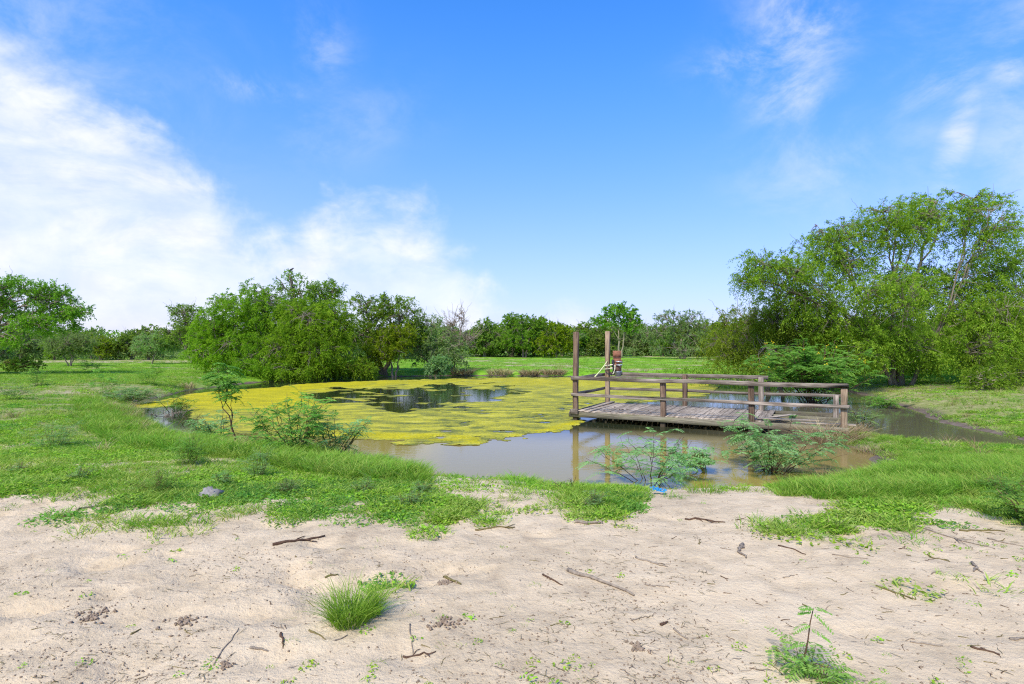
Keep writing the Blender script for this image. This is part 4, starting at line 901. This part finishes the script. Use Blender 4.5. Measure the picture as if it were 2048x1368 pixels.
# weeds in the left field and by the right bank
WEEDS = [(105, 895, 95, 45, 0, 'broad grey green weed clump in the left field near the left edge'), (25, 800, 60, 36, 0, 'grey weed at the left edge of the field'), (75, 772, 50, 35, 1, 'tall weed in the field left of the grassy bank'),
    (155, 962, 44, 26, 0, 'small grey weed tuft low in the left field'), (36, 945, 36, 26, 0, 'small grey weed at the left edge above the sand'), (310, 985, 80, 40, 1, 'dark leafy weed patch beside the grey rock'), (375, 930, 70, 52, 1, 'leafy weed with tall stalks left of the tall bank grass'),
    (520, 955, 50, 45, 0, 'dense grey green weed below the large feathery shrub'), (445, 972, 40, 24, 0, 'low grey weed right of the grey rock'), (205, 790, 55, 40, 1, 'weed cluster on the rise before the bank grass'), (300, 770, 40, 40, 1, 'tall blue green weed near the left pond tip'),
    (180, 745, 40, 28, 1, 'weed far up in the left field'), (575, 985, 40, 26, 0, 'round grassy weed above the sand right of the grey rock'), (820, 1012, 46, 30, 0, 'greyish weed tuft at the sand edge near the water gap'), (850, 985, 30, 22, 0, 'small weed beside the sandy gap to the water'),
    (725, 985, 42, 26, 0, 'low round weed in the green strip above the sand'), (1185, 1012, 50, 30, 0, 'brownish green tuft on the grass patch below the dock'), (1975, 985, 60, 40, 1, 'leafy weed with small blue flowers on the right bank'), (2035, 1000, 60, 45, 1, 'weed clump with blue flowers at the right edge')]
for i, (px, py, wp, hp, kind, lab) in enumerate(WEEDS):
    b = on_ground(px, py); sc = math.hypot(b[1], 0) / F
    gs, gl, gf = shrub_geo(400 + i, hp * sc * 1.4, wp * sc * .65, 12, int(45 + wp * .9), fl=max(.09, hp * sc * .55), ll=max(.02, .10 * hp * sc), lw=max(.007, .036 * hp * sc), nl=8, low=.02, droop=.3, sr=.004)
    plant('weed', lab, 'weed', b, (gs, gl), (STEM, (LF_WEED, LF_FERN)[kind]), parts=('stems', 'foliage'))

# ------------------------------------------------------------------ grass and ground cover
def blades(g, n, rad, h, w, bend, rng, lean=.35, tint=(.2, .9)):
    a = rng.uniform(0, 6.28, n); r = rad * np.sqrt(rng.random(n)); base = np.stack([r * np.cos(a), r * np.sin(a), np.full(n, -.015)], -1)
    az_ = a + rng.normal(size=n) * 1.1; out = np.stack([np.cos(az_), np.sin(az_), 0 * a], -1)
    hh = h * rng.uniform(.45, 1.1, n); b = bend * rng.uniform(.3, 1.4, n) * hh; ln = lean * rng.random(n) * (r / (rad + 1e-6)) * hh
    th = rng.uniform(0, 6.28, n); side = np.stack([np.cos(th), np.sin(th), 0 * th], -1) * (w * rng.uniform(.6, 1.3, n))[:, None] * .5
    lv = []
    for t_, ws_ in ((0, .8), (.4, 1.0), (.75, .7)):
        c = base + out * (ln * t_ + b * t_ ** 2)[:, None] + np.array([0, 0, 1.0]) * (hh * (t_ - .25 * bend * t_ ** 2))[:, None]
        lv += [c - side * ws_, c + side * ws_]
    lv.append(base + out * (ln + b)[:, None] + np.array([0, 0, 1.0]) * (hh * (1 - .35 * bend))[:, None])
    V = np.stack(lv, 1).reshape(-1, 3); o = np.arange(n)[:, None] * 7
    q = np.concatenate([o + np.array([[0, 1, 3, 2]]), o + np.array([[2, 3, 5, 4]])]); t = o + np.array([[4, 5, 6]])
    g.add(V, q=q, t=t, tint=np.repeat(rng.uniform(*tint, n), 7))
def tuft_mesh(name, seed, n, rad, h, w, bend, mat, lean=.35):
    g = Geo(); blades(g, n, rad, h, w, bend, np.random.default_rng(seed), lean); return g.mesh(name, mat)
def cover_mesh(name, seed, n, rad, h, ll, lw, mat, flat=2.0):
    rng = np.random.default_rng(seed); g = Geo(); a = rng.uniform(0, 6.28, n); r = rad * np.sqrt(rng.random(n))
    c = np.stack([r * np.cos(a), r * np.sin(a), h * rng.random(n) * (1.1 - r / rad * .7)], -1)
    u = rng.normal(size=(n, 3)); u[:, 2] *= .35
    leaves(g, c, u, ll * rng.uniform(.6, 1.3, n), lw * rng.uniform(.7, 1.3, n), rng, np.clip(rng.normal(size=n) * .22 + .5, 0, 1), up=flat); return g.mesh(name, mat)
def scatter(name, label, cat, protos_, x, y, z, sc, rng, vi=None):
    n = len(x)
    me = bpy.data.meshes.new(name); me.vertices.add(n); me.vertices.foreach_set('co', np.stack([x, y, z], -1).astype(np.float32).ravel())
    for nm, arr, ty in (('rz', rng.uniform(0, 6.28, n), 'FLOAT'), ('sc', sc, 'FLOAT'), ('vi', rng.integers(0, len(protos_), n) if vi is None else vi, 'INT')):
        a = me.attributes.new(nm, ty, 'POINT'); a.data.foreach_set('value', np.asarray(arr, np.int32 if ty == 'INT' else np.float32))
    o = link(name, me, kind='stuff', label=label, category=cat)
    col = bpy.data.collections.new(name + '_tufts')
    for i, pm in enumerate(protos_): col.objects.link(bpy.data.objects.new('%s_tuft_%d' % (name, i), pm))
    ng = bpy.data.node_groups.new(name, 'GeometryNodeTree')
    ng.interface.new_socket('Geometry', in_out='INPUT', socket_type='NodeSocketGeometry'); ng.interface.new_socket('Geometry', in_out='OUTPUT', socket_type='NodeSocketGeometry')
    gi, go = ng.nodes.new('NodeGroupInput'), ng.nodes.new('NodeGroupOutput')
    ci = ng.nodes.new('GeometryNodeCollectionInfo'); ci.inputs['Collection'].default_value = col; ci.inputs['Separate Children'].default_value = True; ci.inputs['Reset Children'].default_value = True
    ip = ng.nodes.new('GeometryNodeInstanceOnPoints'); ip.inputs['Pick Instance'].default_value = True
    def na(nm, ty):
        k = ng.nodes.new('GeometryNodeInputNamedAttribute'); k.data_type = ty; k.inputs['Name'].default_value = nm; return k.outputs['Attribute']
    cx = ng.nodes.new('ShaderNodeCombineXYZ')
    ng.links.new(na('rz', 'FLOAT'), cx.inputs[2]); ng.links.new(cx.outputs[0], ip.inputs['Rotation'])
    ng.links.new(na('sc', 'FLOAT'), ip.inputs['Scale']); ng.links.new(na('vi', 'INT'), ip.inputs['Instance Index'])
    ng.links.new(gi.outputs[0], ip.inputs['Points']); ng.links.new(ci.outputs[0], ip.inputs['Instance']); ng.links.new(ip.outputs[0], go.inputs[0])
    md = o.modifiers.new('scatter', 'NODES'); md.node_group = ng; return o

def field(n, y0, y1, seed, pw=1.0, wide=1.12, extra=3.0):   # points over the ground in view, thinning with distance
    rng = np.random.default_rng(seed); u = rng.random(n)
    if pw == 0: y = y0 * (y1 / y0) ** u
    else: y = (y0 ** -pw + u * (y1 ** -pw - y0 ** -pw)) ** (-1 / pw)
    x = rng.uniform(-1, 1, n) * (y * 1024 / F * wide + extra)
    z = surf(x, y); px, py = to_px(x, y, z); sd_ = poly_sd(SHORE, x, y)
    s = sandness(px, py, x, y); return rng, x, y, z, px, py, sd_, s
SHT = [tuft_mesh('short_tuft', 1 + i, 34, .10, .085, .006, .8, (GRASS, GRASS_Y)[i % 2], .8) for i in range(4)]
TAL = [tuft_mesh('tall_tuft', 11 + i, 42, .09, .27, .007, .75, (GRASS, GRASS, GRASS_Y)[i % 3], .6) for i in range(6)]
COV = [cover_mesh('cover_tuft', 21 + i, 70, .15, .06, .034, .020, (GRASS_Y, LF_COVER, LF_COVER, LF_COVER, LF_FERN, LF_FERN)[i]) for i in range(6)]
STR = [tuft_mesh('straw_tuft', 31 + i, 46, .12, .42, .007, .7, (STRAW, STRAW_B)[i % 2], .8) for i in range(4)]
MEA = [tuft_mesh('meadow_tuft', 41 + i, 26, .22, .11, .014, .7, (GRASS_Y, GRASS)[i % 2], .9) for i in range(4)]
SPR = [cover_mesh('sprout', 51 + i, 14, .045, .03, .026, .011, LF_COVER, 1.0) for i in range(4)] + [tuft_mesh('sprout_blades', 55, 9, .03, .05, .004, .9, GRASS_Y, 1.0)]

LT1 = [(150, 800), (230, 785), (300, 800), (325, 848), (430, 880), (520, 900), (500, 915), (330, 900), (220, 885), (150, 845)]
LT2 = [(520, 890), (600, 903), (700, 915), (780, 935), (850, 952), (835, 972), (700, 955), (560, 935), (490, 910)]
LT3 = [(320, 775), (430, 740), (480, 745), (480, 772), (400, 782), (330, 792)]
RT1 = [(1555, 985), (1650, 972), (1740, 950), (1790, 925), (1790, 905), (1690, 893), (1660, 882), (1700, 872), (1850, 884), (2048, 897), (2400, 910), (2400, 1012), (1900, 985), (1800, 1018), (1700, 1018), (1600, 1003)]
RT2 = [(1900, 845), (1880, 825), (2048, 835), (2300, 850), (2300, 885), (2048, 876), (1970, 860)]
def inpoly(P, px, py, soft=10): return sstep(-poly_sd(P, px, py), -soft, soft)

rng, x, y, z, px, py, sd_, s = field(60000, 3.6, 34, 81, 1.1)
nz = fbm(x * .9, y * .9, 85, 3); tall = np.maximum.reduce([inpoly(P, px, py) for P in (LT1, LT2, RT1)])
d = np.maximum(1 - s, .10 * (fbm(x * 3, y * 3, 189, 2) > .55) * (py < line(px, YB) + 40)) * np.where(py > line(px, YB) + 45, .22, 1) * sstep(sd_, .1, .5) * (1 - .75 * tall) * sstep(nz, .36, .56) * np.where((x > 8) & (y > 18), sstep(y - 21 - (x - 10) * .0, -2, 0) * .7, 1)
k = rng.random(len(x)) < d
scatter('ground_cover', 'low leafy green ground cover spread over the banks', 'ground cover', COV, x[k], y[k], z[k] - .01, rng.uniform(.6, 1.25, k.sum()) * (1 + .035 * np.maximum(y[k] - 8, 0)), rng, np.clip((fbm(x[k] * .8, y[k] * .8, 188, 4) - .5) * 15 + 2.1 + rng.normal(size=k.sum()) * 1.1, 0, 5).astype(int))
rng, x, y, z, px, py, sd_, s = field(48000, 3.6, 40, 82, 1.0)
d = (1 - s) * sstep(sd_, .05, .3) * (.30 + .7 * fbm(x * .7, y * .7, 86, 3)) * np.where((x > 9) & (y > 23), .8, 1); k = rng.random(len(x)) < d
scatter('short_grass', 'short grass between the leafy cover', 'grass', SHT, x[k], y[k], z[k], rng.uniform(.7, 1.5, k.sum()) * (1 + .03 * np.maximum(y[k] - 8, 0)), rng)
rng, x, y, z, px, py, sd_, s = field(66000, 6.0, 46, 83, 1.0)
d = np.maximum.reduce([inpoly(LT1, px, py), inpoly(LT2, px, py), .7 * inpoly(LT3, px, py), inpoly(RT1, px, py) * sstep(fbm(x * .8, y * .8, 87, 3), .25, .45), .9 * inpoly(RT2, px, py), .9 * inpoly([(905, 752), (900, 736), (1000, 738), (1140, 738), (1420, 744), (1420, 756), (1145, 754)], px, py, 3)])
d = d * (sd_ > .02) * (1 - .8 * s) * (1 - inpoly(TG, px, py)) * (.18 + .82 * sstep(fbm(x * 1.5, y * 1.1, 187, 3), .38, .58)); k = rng.random(len(x)) < d
scatter('bank_grass', 'taller green grass along the pond banks', 'grass', TAL, x[k], y[k], z[k], rng.uniform(.55, 1.15, k.sum()) * np.where(px[k] > 1500, np.where(py[k] < 925, .5, .75), 1.0), rng)
rng, x, y, z, px, py, sd_, s = field(30000, 26, 84, 84, .35, 1.1)
d = sstep(sd_, .3, 1.2) * sstep(-dryness(x, y) if 'dryness' in globals() else 0 * x + 1, -.2, .2) * np.where((x > 12) & (y < 34), .9, 1); k = rng.random(len(x)) < d
scatter('meadow_grass', 'bright green short grass of the meadow and left field', 'grass', MEA, x[k], y[k], z[k], rng.uniform(.7, 1.35, k.sum()), rng)
# straw along the far edge and in patches at the near banks
rng, x, y, z, px, py, sd_, s = field(9000, 9, 46, 88, .2)
A1 = [(905, 752), (900, 735), (1000, 738), (1140, 738), (1145, 754)]; A2 = [(205, 800), (260, 800), (300, 850), (330, 860), (290, 862), (240, 845)]
A3 = [(440, 880), (500, 885), (500, 905), (440, 900)]; A4 = [(1600, 850), (1700, 830), (1740, 840), (1730, 880), (1640, 905), (1600, 880)]; A5 = [(600, 890), (660, 895), (720, 905), (700, 925), (600, 910)]; A6 = [(1560, 975), (1640, 960), (1660, 968), (1580, 985)]
d = np.maximum.reduce([.6 * inpoly(A1, px, py, 3) * sstep(fbm(x * .5, y * .2, 89, 2), .35, .6), .55 * inpoly(A2, px, py, 6), .6 * inpoly(A3, px, py, 5), .8 * inpoly(A4, px, py, 6), .5 * inpoly(A5, px, py, 6), .5 * inpoly(A6, px, py, 4)])
d = np.maximum(d, .035 * (1 - s) * (fbm(x * .9, y * .9, 190, 3) > .5)); k = (rng.random(len(x)) < d) & (sd_ > -.25)
scatter('dry_grass', 'thin dry grass along the water edges', 'dry grass', STR, x[k], y[k], np.maximum(z[k], -.02), rng.uniform(.4, .85, k.sum()), rng)
# sprouts on the sand
rng, x, y, z, px, py, sd_, s = field(9000, 1.9, 8.5, 90, 1.2, 1.25)
nz = fbm(x * .8, y * .8, 91, 3); left_ = sstep(-px, -700, -250)
d = .05 + .20 * sstep(nz, .45, .65) * (.35 + left_ + sstep(px, 1500, 1800)) 
for cx, cy, rx, ry, a in PATCH: d = np.maximum(d, a * np.exp(-(((px - cx) / rx) ** 2 + ((py - cy) / ry) ** 2)))
k = (rng.random(len(x)) < d * (s > .3)) & (sd_ > .4)
scatter('seedlings', 'tiny green seedlings scattered over the sand', 'seedlings', SPR, x[k], y[k], z[k], rng.uniform(.4, 1.1, k.sum()), rng)
# crumbs of dirt and bits of litter lying on the sand
CRM = []
for i in range(9):
    rng = np.random.default_rng(60 + i); g = Geo(); v = np.array([(1, 0, 0), (-1, 0, 0), (0, 1, 0), (0, -1, 0), (0, 0, .8), (0, 0, -.8)], float) * rng.uniform(.6, 1.2, (6, 3)) * .007
    g.add(v, t=[(4, 0, 2), (4, 2, 1), (4, 1, 3), (4, 3, 0), (5, 2, 0), (5, 1, 2), (5, 3, 1), (5, 0, 3)]); CRM.append(g.mesh('crumb', CLOD, True))
for i in range(5):
    rng = np.random.default_rng(70 + i); g = Geo(); l = rng.uniform(.012, .035); P = np.array([(-l, 0, .002), (-l * .3, rng.normal() * .008, .003), (l * .4, rng.normal() * .008, .003), (l, 0, .002)]); tube(g, P, [.0007, .0013, .0012, .0006], 3); CRM.append(g.mesh('bit', (STEM, STEM_DARK)[i % 2]))
rng, x, y, z, px, py, sd_, s = field(60000, 1.9, 8.5, 92, 1.2, 1.25)
d = (.16 + .84 * sstep(fbm(x * 1.2, y * 1.2, 93, 3), .45, .68)); k = (rng.random(len(x)) < d * (s > .35)) & (sd_ > .4)
scatter('sand_litter', 'specks of dirt and bits of dry stalk on the sand', 'litter', CRM, x[k], y[k], z[k] + .002, rng.uniform(.28, 1.12, k.sum()) ** 1.8, rng)

# ------------------------------------------------------------------ single tufts
def tuft(name, label, cat, px, py, wp, hp, mat, seed, n=160, bend=.7, lean=.8, extra=None, bw=None):
    b = on_ground(px, py); sc = b[1] / F; g = Geo(); rng = np.random.default_rng(seed)
    blades(g, n, wp * sc * .42, hp * sc, bw or max(.004, .9 * sc), bend, rng, lean)
    o = thing(name, label, cat, b); link('blades', g.mesh(name, mat), o)
    if extra:
        g = Geo(); blades(g, int(n * .3), wp * sc * .42, hp * sc * 1.1, bw or max(.003, .7 * sc), bend * .7, rng, lean); link('dry_blades', g.mesh(name + '_dry', extra), o)
    return o
tuft('grass_tuft', 'lone thick tuft of green grass standing on the bare sand in front', 'grass tuft', 700, 1240, 88, 88, GRASS, 601, 460, .75, .6, GRASS_Y, .0040)
tuft('grass_tuft', 'short clump of grass grown against the right side of the lone thick tuft', 'grass tuft', 738, 1226, 50, 62, GRASS, 651, 200, .7, .7, GRASS_Y, .004)
tuft('grass_tuft', 'small wispy green tuft just right of the lone thick tuft on the sand', 'grass tuft', 762, 1188, 45, 26, GRASS_Y, 602, 80, .9, 1.2, None, .004)
tuft('grass_tuft', 'green tuft at the water edge in the middle of the near bank', 'grass tuft', 1040, 972, 70, 36, GRASS, 603, 170)
tuft('grass_tuft', 'green tuft between the sandy hump and the near water left of the right bank grass', 'grass tuft', 1410, 985, 80, 32, GRASS, 604, 170)
tuft('grass_tuft', 'brown green tuft standing on the small green patch in the right sand, left one', 'grass tuft', 1566, 1062, 44, 26, GRASS_Y, 605, 120, .7, .9, STRAW)
tuft('grass_tuft', 'olive tuft on the small green patch in the right sand, right one', 'grass tuft', 1672, 1055, 44, 28, GRASS, 606, 140, .7, .9, STRAW)
tuft('grass_tuft', 'wide green tuft on the grass patch below the left end of the dock', 'grass tuft', 1170, 990, 120, 30, GRASS, 607, 240)
tuft('grass_tuft', 'green tuft right of that patch beside the blue plastic scrap', 'grass tuft', 1345, 996, 50, 18, GRASS, 608, 90)
tuft('dry_tuft', 'small straw coloured tuft on the mud at the far left shore', 'dry tuft', 375, 778, 26, 18, STRAW, 609, 90)
for i, (px, lab) in enumerate(((925, 'straw clump on the far bank nearest the blue green bush'), (1000, 'widest straw clump on the far bank left of the dock'), (1060, 'straw clump on the far bank between the widest one and the next'), (1108, 'straw clump on the far bank just left of the tall near dock post'))):
    tuft('dry_clump', lab, 'dry grass', px, 750, (48, 60, 44, 50)[i], 15, STRAW, 620 + i, 420, .8, 1.0, STRAW_B, .03)
tuft('dry_clump', 'tangled heap of brown dead grass against the last near post of the dock', 'dry grass', 1655, 885, 105, 60, STRAW_B, 630, 460, 1.1, 1.3, STRAW, .006)
tuft('dry_clump', 'pale dead grass fringe at the foot of the thin sapling', 'dry grass', 470, 900, 64, 30, STRAW, 631, 220, .7, .6, STRAW_B, .008)
tuft('dry_clump', 'brown dead grass on the muddy slope above the brown water', 'dry grass', 1745, 905, 70, 16, STRAW_B, 632, 220, 1.1, 1.3, STRAW, .006)

# ------------------------------------------------------------------ sticks on the sand
def stick(p0, p1, wpx, label, seed, mat=DEADWOOD, kink=.05, forks=0, name='stick', group=None, sides=6):
    a, b = on_ground(*p0), on_ground(*p1); a, b = np.array(a), np.array(b); c = (a + b) / 2; ln = np.linalg.norm(b - a)
    sc = c[1] / F; r = max(wpx * sc * .4, .002); rng = np.random.default_rng(seed); n = 9
    P = a + (b - a) * np.linspace(0, 1, n)[:, None]; nrm = np.array([-(b - a)[1], (b - a)[0], 0]) / (ln + 1e-9)
    off = np.cumsum(rng.normal(size=n)) * kink * ln * .35; off -= np.linspace(off[0], off[-1], n); P = P + nrm * off[:, None]
    P[:, 2] = surf(P[:, 0], P[:, 1]) + r * .65
    rr = r * np.linspace(1.05, .45, n) * rng.uniform(.85, 1.15, n); g = Geo(); tube(g, P - c, rr, sides)
    for f in range(forks):
        k = rng.integers(2, 7); e = P[k] + (P[min(k + 2, 8)] - P[k]) * rng.uniform(.6, 1.4) + nrm * ln * rng.uniform(.12, .25) * rng.choice([-1, 1]); e[2] = surf(np.array(e[0]), np.array(e[1])) + r * .5
        tube(g, wob(bez(P[k], (P[k] + e) / 2 + nrm * .01, e, 5), r * .5, rng) - c, np.linspace(r * .6, r * .25, 5), 5)
    o = link(name, g.mesh(name, mat, True), None, tuple(c), label=label, category='stick', group=group); return o
ST = [((1136, 1140), (1268, 1192), 11, 'thick broken branch lying in the middle of the sand, its right end pale and split', .03, 0), ((545, 1092), (650, 1072), 8, 'crooked forked branch on the sand above the lone grass tuft', .12, 2),
    ((1486, 1090), (1492, 1118), 9, 'short stubby bent stick standing out in the right sand', .15, 0), ((888, 1150), (922, 1172), 8, 'short thick stick beside the dirt mound right of the lone tuft', .05, 0),
    ((1272, 1116), (1336, 1136), 5, 'thin forked twig above the thick broken branch', .10, 2), ((1086, 1150), (1126, 1172), 5, 'thin dark twig left of the thick broken branch', .10, 1), ((1838, 1055), (1990, 1100), 4, 'long thin branch with side twigs on the sand at the right', .06, 3),
    ((1918, 1062), (2010, 1064), 5, 'twig lying level near the right bank grass', .10, 2), ((1974, 1078), (2045, 1092), 4, 'straight twig at the right edge of the sand', .06, 0), ((1370, 1035), (1450, 1046), 5, 'branching twig at the top of the sandy hump', .10, 2),
    ((1150, 1048), (1205, 1046), 9, 'knot of dark twigs on the upper sand left of the hump', .18, 3), ((950, 1058), (1030, 1054), 5, 'forked twig on the sand right of the green strip', .12, 2), ((820, 1252), (826, 1302), 4, 'upright lying twig meeting a fork right of the lone tuft', .10, 0),
    ((806, 1302), (872, 1304), 6, 'forked root like twig low in the middle sand', .18, 2), ((427, 1335), (478, 1258), 4, 'long thin straight twig left of the lone tuft low in the picture', .04, 0), ((618, 1262), (652, 1278), 5, 'dark curved twig just below the left side of the lone tuft', .12, 0),
    ((668, 1282), (695, 1268), 4, 'short straight twig below the lone tuft', .04, 0), ((562, 1270), (566, 1298), 7, 'short dark stick pointing towards the viewer left of the lone tuft', .06, 0), ((500, 1300), (536, 1300), 7, 'short broken stick lying level in the lower left sand', .05, 0), ((650, 1155), (676, 1150), 5, 'dark twig just behind the lone grass tuft', .08, 1),
    ((1348, 1258), (1376, 1276), 6, 'small dark stick above the young plant at the bottom', .06, 0), ((1322, 1252), (1336, 1246), 8, 'stubby brown piece of wood in the lower middle sand', .05, 0), ((1262, 1242), (1300, 1234), 3, 'fine curved twig below the thick broken branch', .15, 0), ((1552, 1298), (1564, 1316), 6, 's shaped twig beside the young plant at the bottom', .3, 0),
    ((1820, 1283), (1886, 1294), 5, 'smooth curved stick in the lower right sand', .08, 0), ((1942, 1294), (2000, 1312), 6, 'twig bundle in the lower right corner of the sand', .10, 2), ((2020, 1280), (2048, 1276), 8, 'grey stick cut by the right edge of the picture', .08, 0), ((1752, 1176), (1832, 1200), 5, 'pale frayed twig in the right middle of the sand', .06, 2),
    ((1944, 1128), (1948, 1148), 7, 'short brown stick upright in the far right sand', .1, 1), ((128, 1036), (160, 1018), 7, 'pale broken stick in the upper left sand', .08, 1), ((160, 1018), (245, 1005), 5, 'long dark branch under the edge of the left green cover', .05, 1), ((262, 1268), (282, 1256), 5, 'short dark twig in the lower left sand', .05, 0), ((1290, 1170), (1340, 1176), 4, 'thin grey twig right of the thick broken branch', .10, 1), ((1556, 1092), (1612, 1106), 4, 'thin curved twig below the small green patch in the right sand', .10, 0), ((1664, 1110), (1735, 1118), 3, 'thin reddish twig right of the small green patch', .08, 1), ((1855, 1106), (1900, 1122), 4, 'slanting twig below the long thin branch', .08, 1)]
for i, (p0, p1, w, lab, kk, fk) in enumerate(ST): stick(p0, p1, w, lab, 700 + i, (DEADWOOD, STEM_DARK, DEADWOOD, STEM)[i % 4] if i else DEADWOOD, kk, fk, sides=8 if i == 0 else 6)
rs = random.Random(21); cnt = 0
while cnt < 130:
    px, py = rs.uniform(20, 2030), 1040 + 320 * rs.random() ** 1.1
    if rs.random() < .45: px = rs.uniform(1380, 2040)
    if 620 < px < 790 and 1140 < py < 1270: continue
    if py < np.interp(px, [0, 700, 1000, 1500, 1900, 2048], [1020, 1050, 1060, 1030, 1050, 1090]): continue
    a = rs.gauss(.25, .7); l = rs.uniform(7, 24) * (py - HY) / 420; dx, dy = l * math.cos(a), l * math.sin(a) * .5
    stick((px, py), (px + dx, min(py + dy, 1366)), rs.uniform(1.4, 3.0), 'small thin dry twig lying loose on the pale sand', 1000 + cnt, rs.choice((DEADWOOD, STEM_DARK, STEM)), .12, 1 if rs.random() < .25 else 0, 'twig', 'small twigs strewn over the sand', 4); cnt += 1
# dead branches in the shallows at the left tip, and twigs by the near water edge
def branches(name, label, pos, seed, n, spread, h, r, mat):
    rng = np.random.default_rng(seed); g = Geo()
    for i in range(n):
        a = rng.uniform(0, 6.28); l = spread * rng.uniform(.4, 1); s0 = np.array([rng.normal() * spread * .25, rng.normal() * spread * .2, -.05]); e = s0 + np.array([math.cos(a) * l, math.sin(a) * l * .6, h * rng.random()])
        P = wob(bez(s0, (s0 + e) / 2 + np.array([0, 0, h * .3]), e, 8), .03 * spread, rng); tube(g, P, np.linspace(r, r * .3, 8), 5)
        for _ in range(2):
            b0 = P[rng.integers(3, 7)]; e2 = b0 + rng.normal(size=3) * spread * .2; tube(g, [b0, (b0 + e2) / 2 + .01, e2], [r * .5, r * .35, r * .15], 4)
    link(name, g.mesh(name, mat, True), None, pos, label=label, category='branch')
xx, yy = px_plane(325, 832); branches('dead_branch', 'tangle of dead branches lying in the shallow water at the left tip of the pond', (xx, yy, 0), 801, 9, .9, .3, .014, DEADWOOD)
xx, yy = px_plane(372, 850); branches('dead_branch', 'dead forked twig sticking out of the shallows right of the branch tangle', (xx, yy, 0), 802, 3, .6, .5, .009, STEM)
b = on_ground(1132, 978); branches('dead_branch', 'small dark twig cluster at the near water edge left of the post reflection', b, 803, 7, .22, .22, .006, STEM_DARK)
# rock, plastic scrap, dirt mounds
b = on_ground(420, 996); rng = np.random.default_rng(9); g = Geo()
nu, nv = 18, 10; V = []
for i in range(nv + 1):
    for k in range(nu):
        th, ph = PI * i / nv, 2 * PI * k / nu; V.append((math.sin(th) * math.cos(ph), math.sin(th) * math.sin(ph), math.cos(th)))
V = np.array(V); rr = 1 + .9 * (fbm(V[:, 0] * 1.7 + 4, V[:, 1] * 1.7 + V[:, 2] * 2.3, 5, 3) - .5) + .6 * (fbm(V[:, 0] * 6, V[:, 1] * 6 + V[:, 2] * 5, 6, 2) - .5)
rr = rr * rng.uniform(.78, 1.2, len(rr)); V = V * rr[:, None] * np.array([.105, .075, .06]) + np.array([0, 0, .03])
g.add(V, q=[(i * nu + k, (i + 1) * nu + k, (i + 1) * nu + (k + 1) % nu, i * nu + (k + 1) % nu) for i in range(nv) for k in range(nu)])
link('rock', g.mesh('rock', ROCK), None, (b[0], b[1], b[2]), label='lumpy pale grey rock lying where the green cover meets the sand', category='rock')
b = on_ground(1318, 988); g = Geo(); rng = np.random.default_rng(12)
for i in range(4):
    u = np.linspace(-1, 1, 9); P = np.stack([u * .075 + rng.normal() * .02, rng.normal(size=9) * .02 + .03 * i - .05, .03 + rng.random(9) * .035 - .02 * u], -1); w_ = rng.uniform(.012, .03)
    V = np.concatenate([P + np.array([0, -w_, .0]), P + np.array([0, w_, .012]) + rng.normal(size=(9, 3)) * .006]); g.add(V, q=[(k, k + 1, 10 + k, 9 + k) for k in range(8)])
link('plastic_scrap', g.mesh('plastic_scrap', BLUE), None, (b[0], b[1], b[2]), label='crumpled strip of blue plastic at the water edge below the dock', category='plastic scrap')
for i, (px, py, wp, n, lab) in enumerate(((890, 1165, 36, 46, 'small dark mound of dirt clods beside the short thick stick'), (890, 1245, 60, 60, 'loose patch of dark dirt clods right of the lone tuft'), (185, 1232, 60, 70, 'dug up patch of dark dirt in the lower left sand'), (372, 1246, 56, 60, 'patch of crumbly dark dirt left of the lone tuft'), (1278, 1300, 34, 30, 'scatter of dark clods in the lower middle sand'), (455, 1332, 34, 26, 'clump of dark dirt near the bottom left'))):
    b = on_ground(px, py); sc = b[1] / F; g = Geo(); rng = np.random.default_rng(900 + i)
    for j in range(n):
        r = .5 * wp * sc * abs(rng.normal()) * .7; a = rng.uniform(0, 6.28); c = np.array([r * math.cos(a), r * math.sin(a), .0]); c[2] = float(surf(np.array(b[0] + c[0]), np.array(b[1] + c[1]))) - b[2] + .004
        v = np.array([(1, 0, 0), (-1, 0, 0), (0, 1, 0), (0, -1, 0), (0, 0, .8), (0, 0, -.8)], float) * rng.uniform(.5, 1.3, (6, 3)) * rng.uniform(.006, .017)
        g.add(v + c, t=[(4, 0, 2), (4, 2, 1), (4, 1, 3), (4, 3, 0), (5, 2, 0), (5, 1, 2), (5, 3, 1), (5, 0, 3)])
    link('dirt_clods', g.mesh('dirt_clods', CLOD, True), None, b, label=lab, category='dirt', kind='stuff')
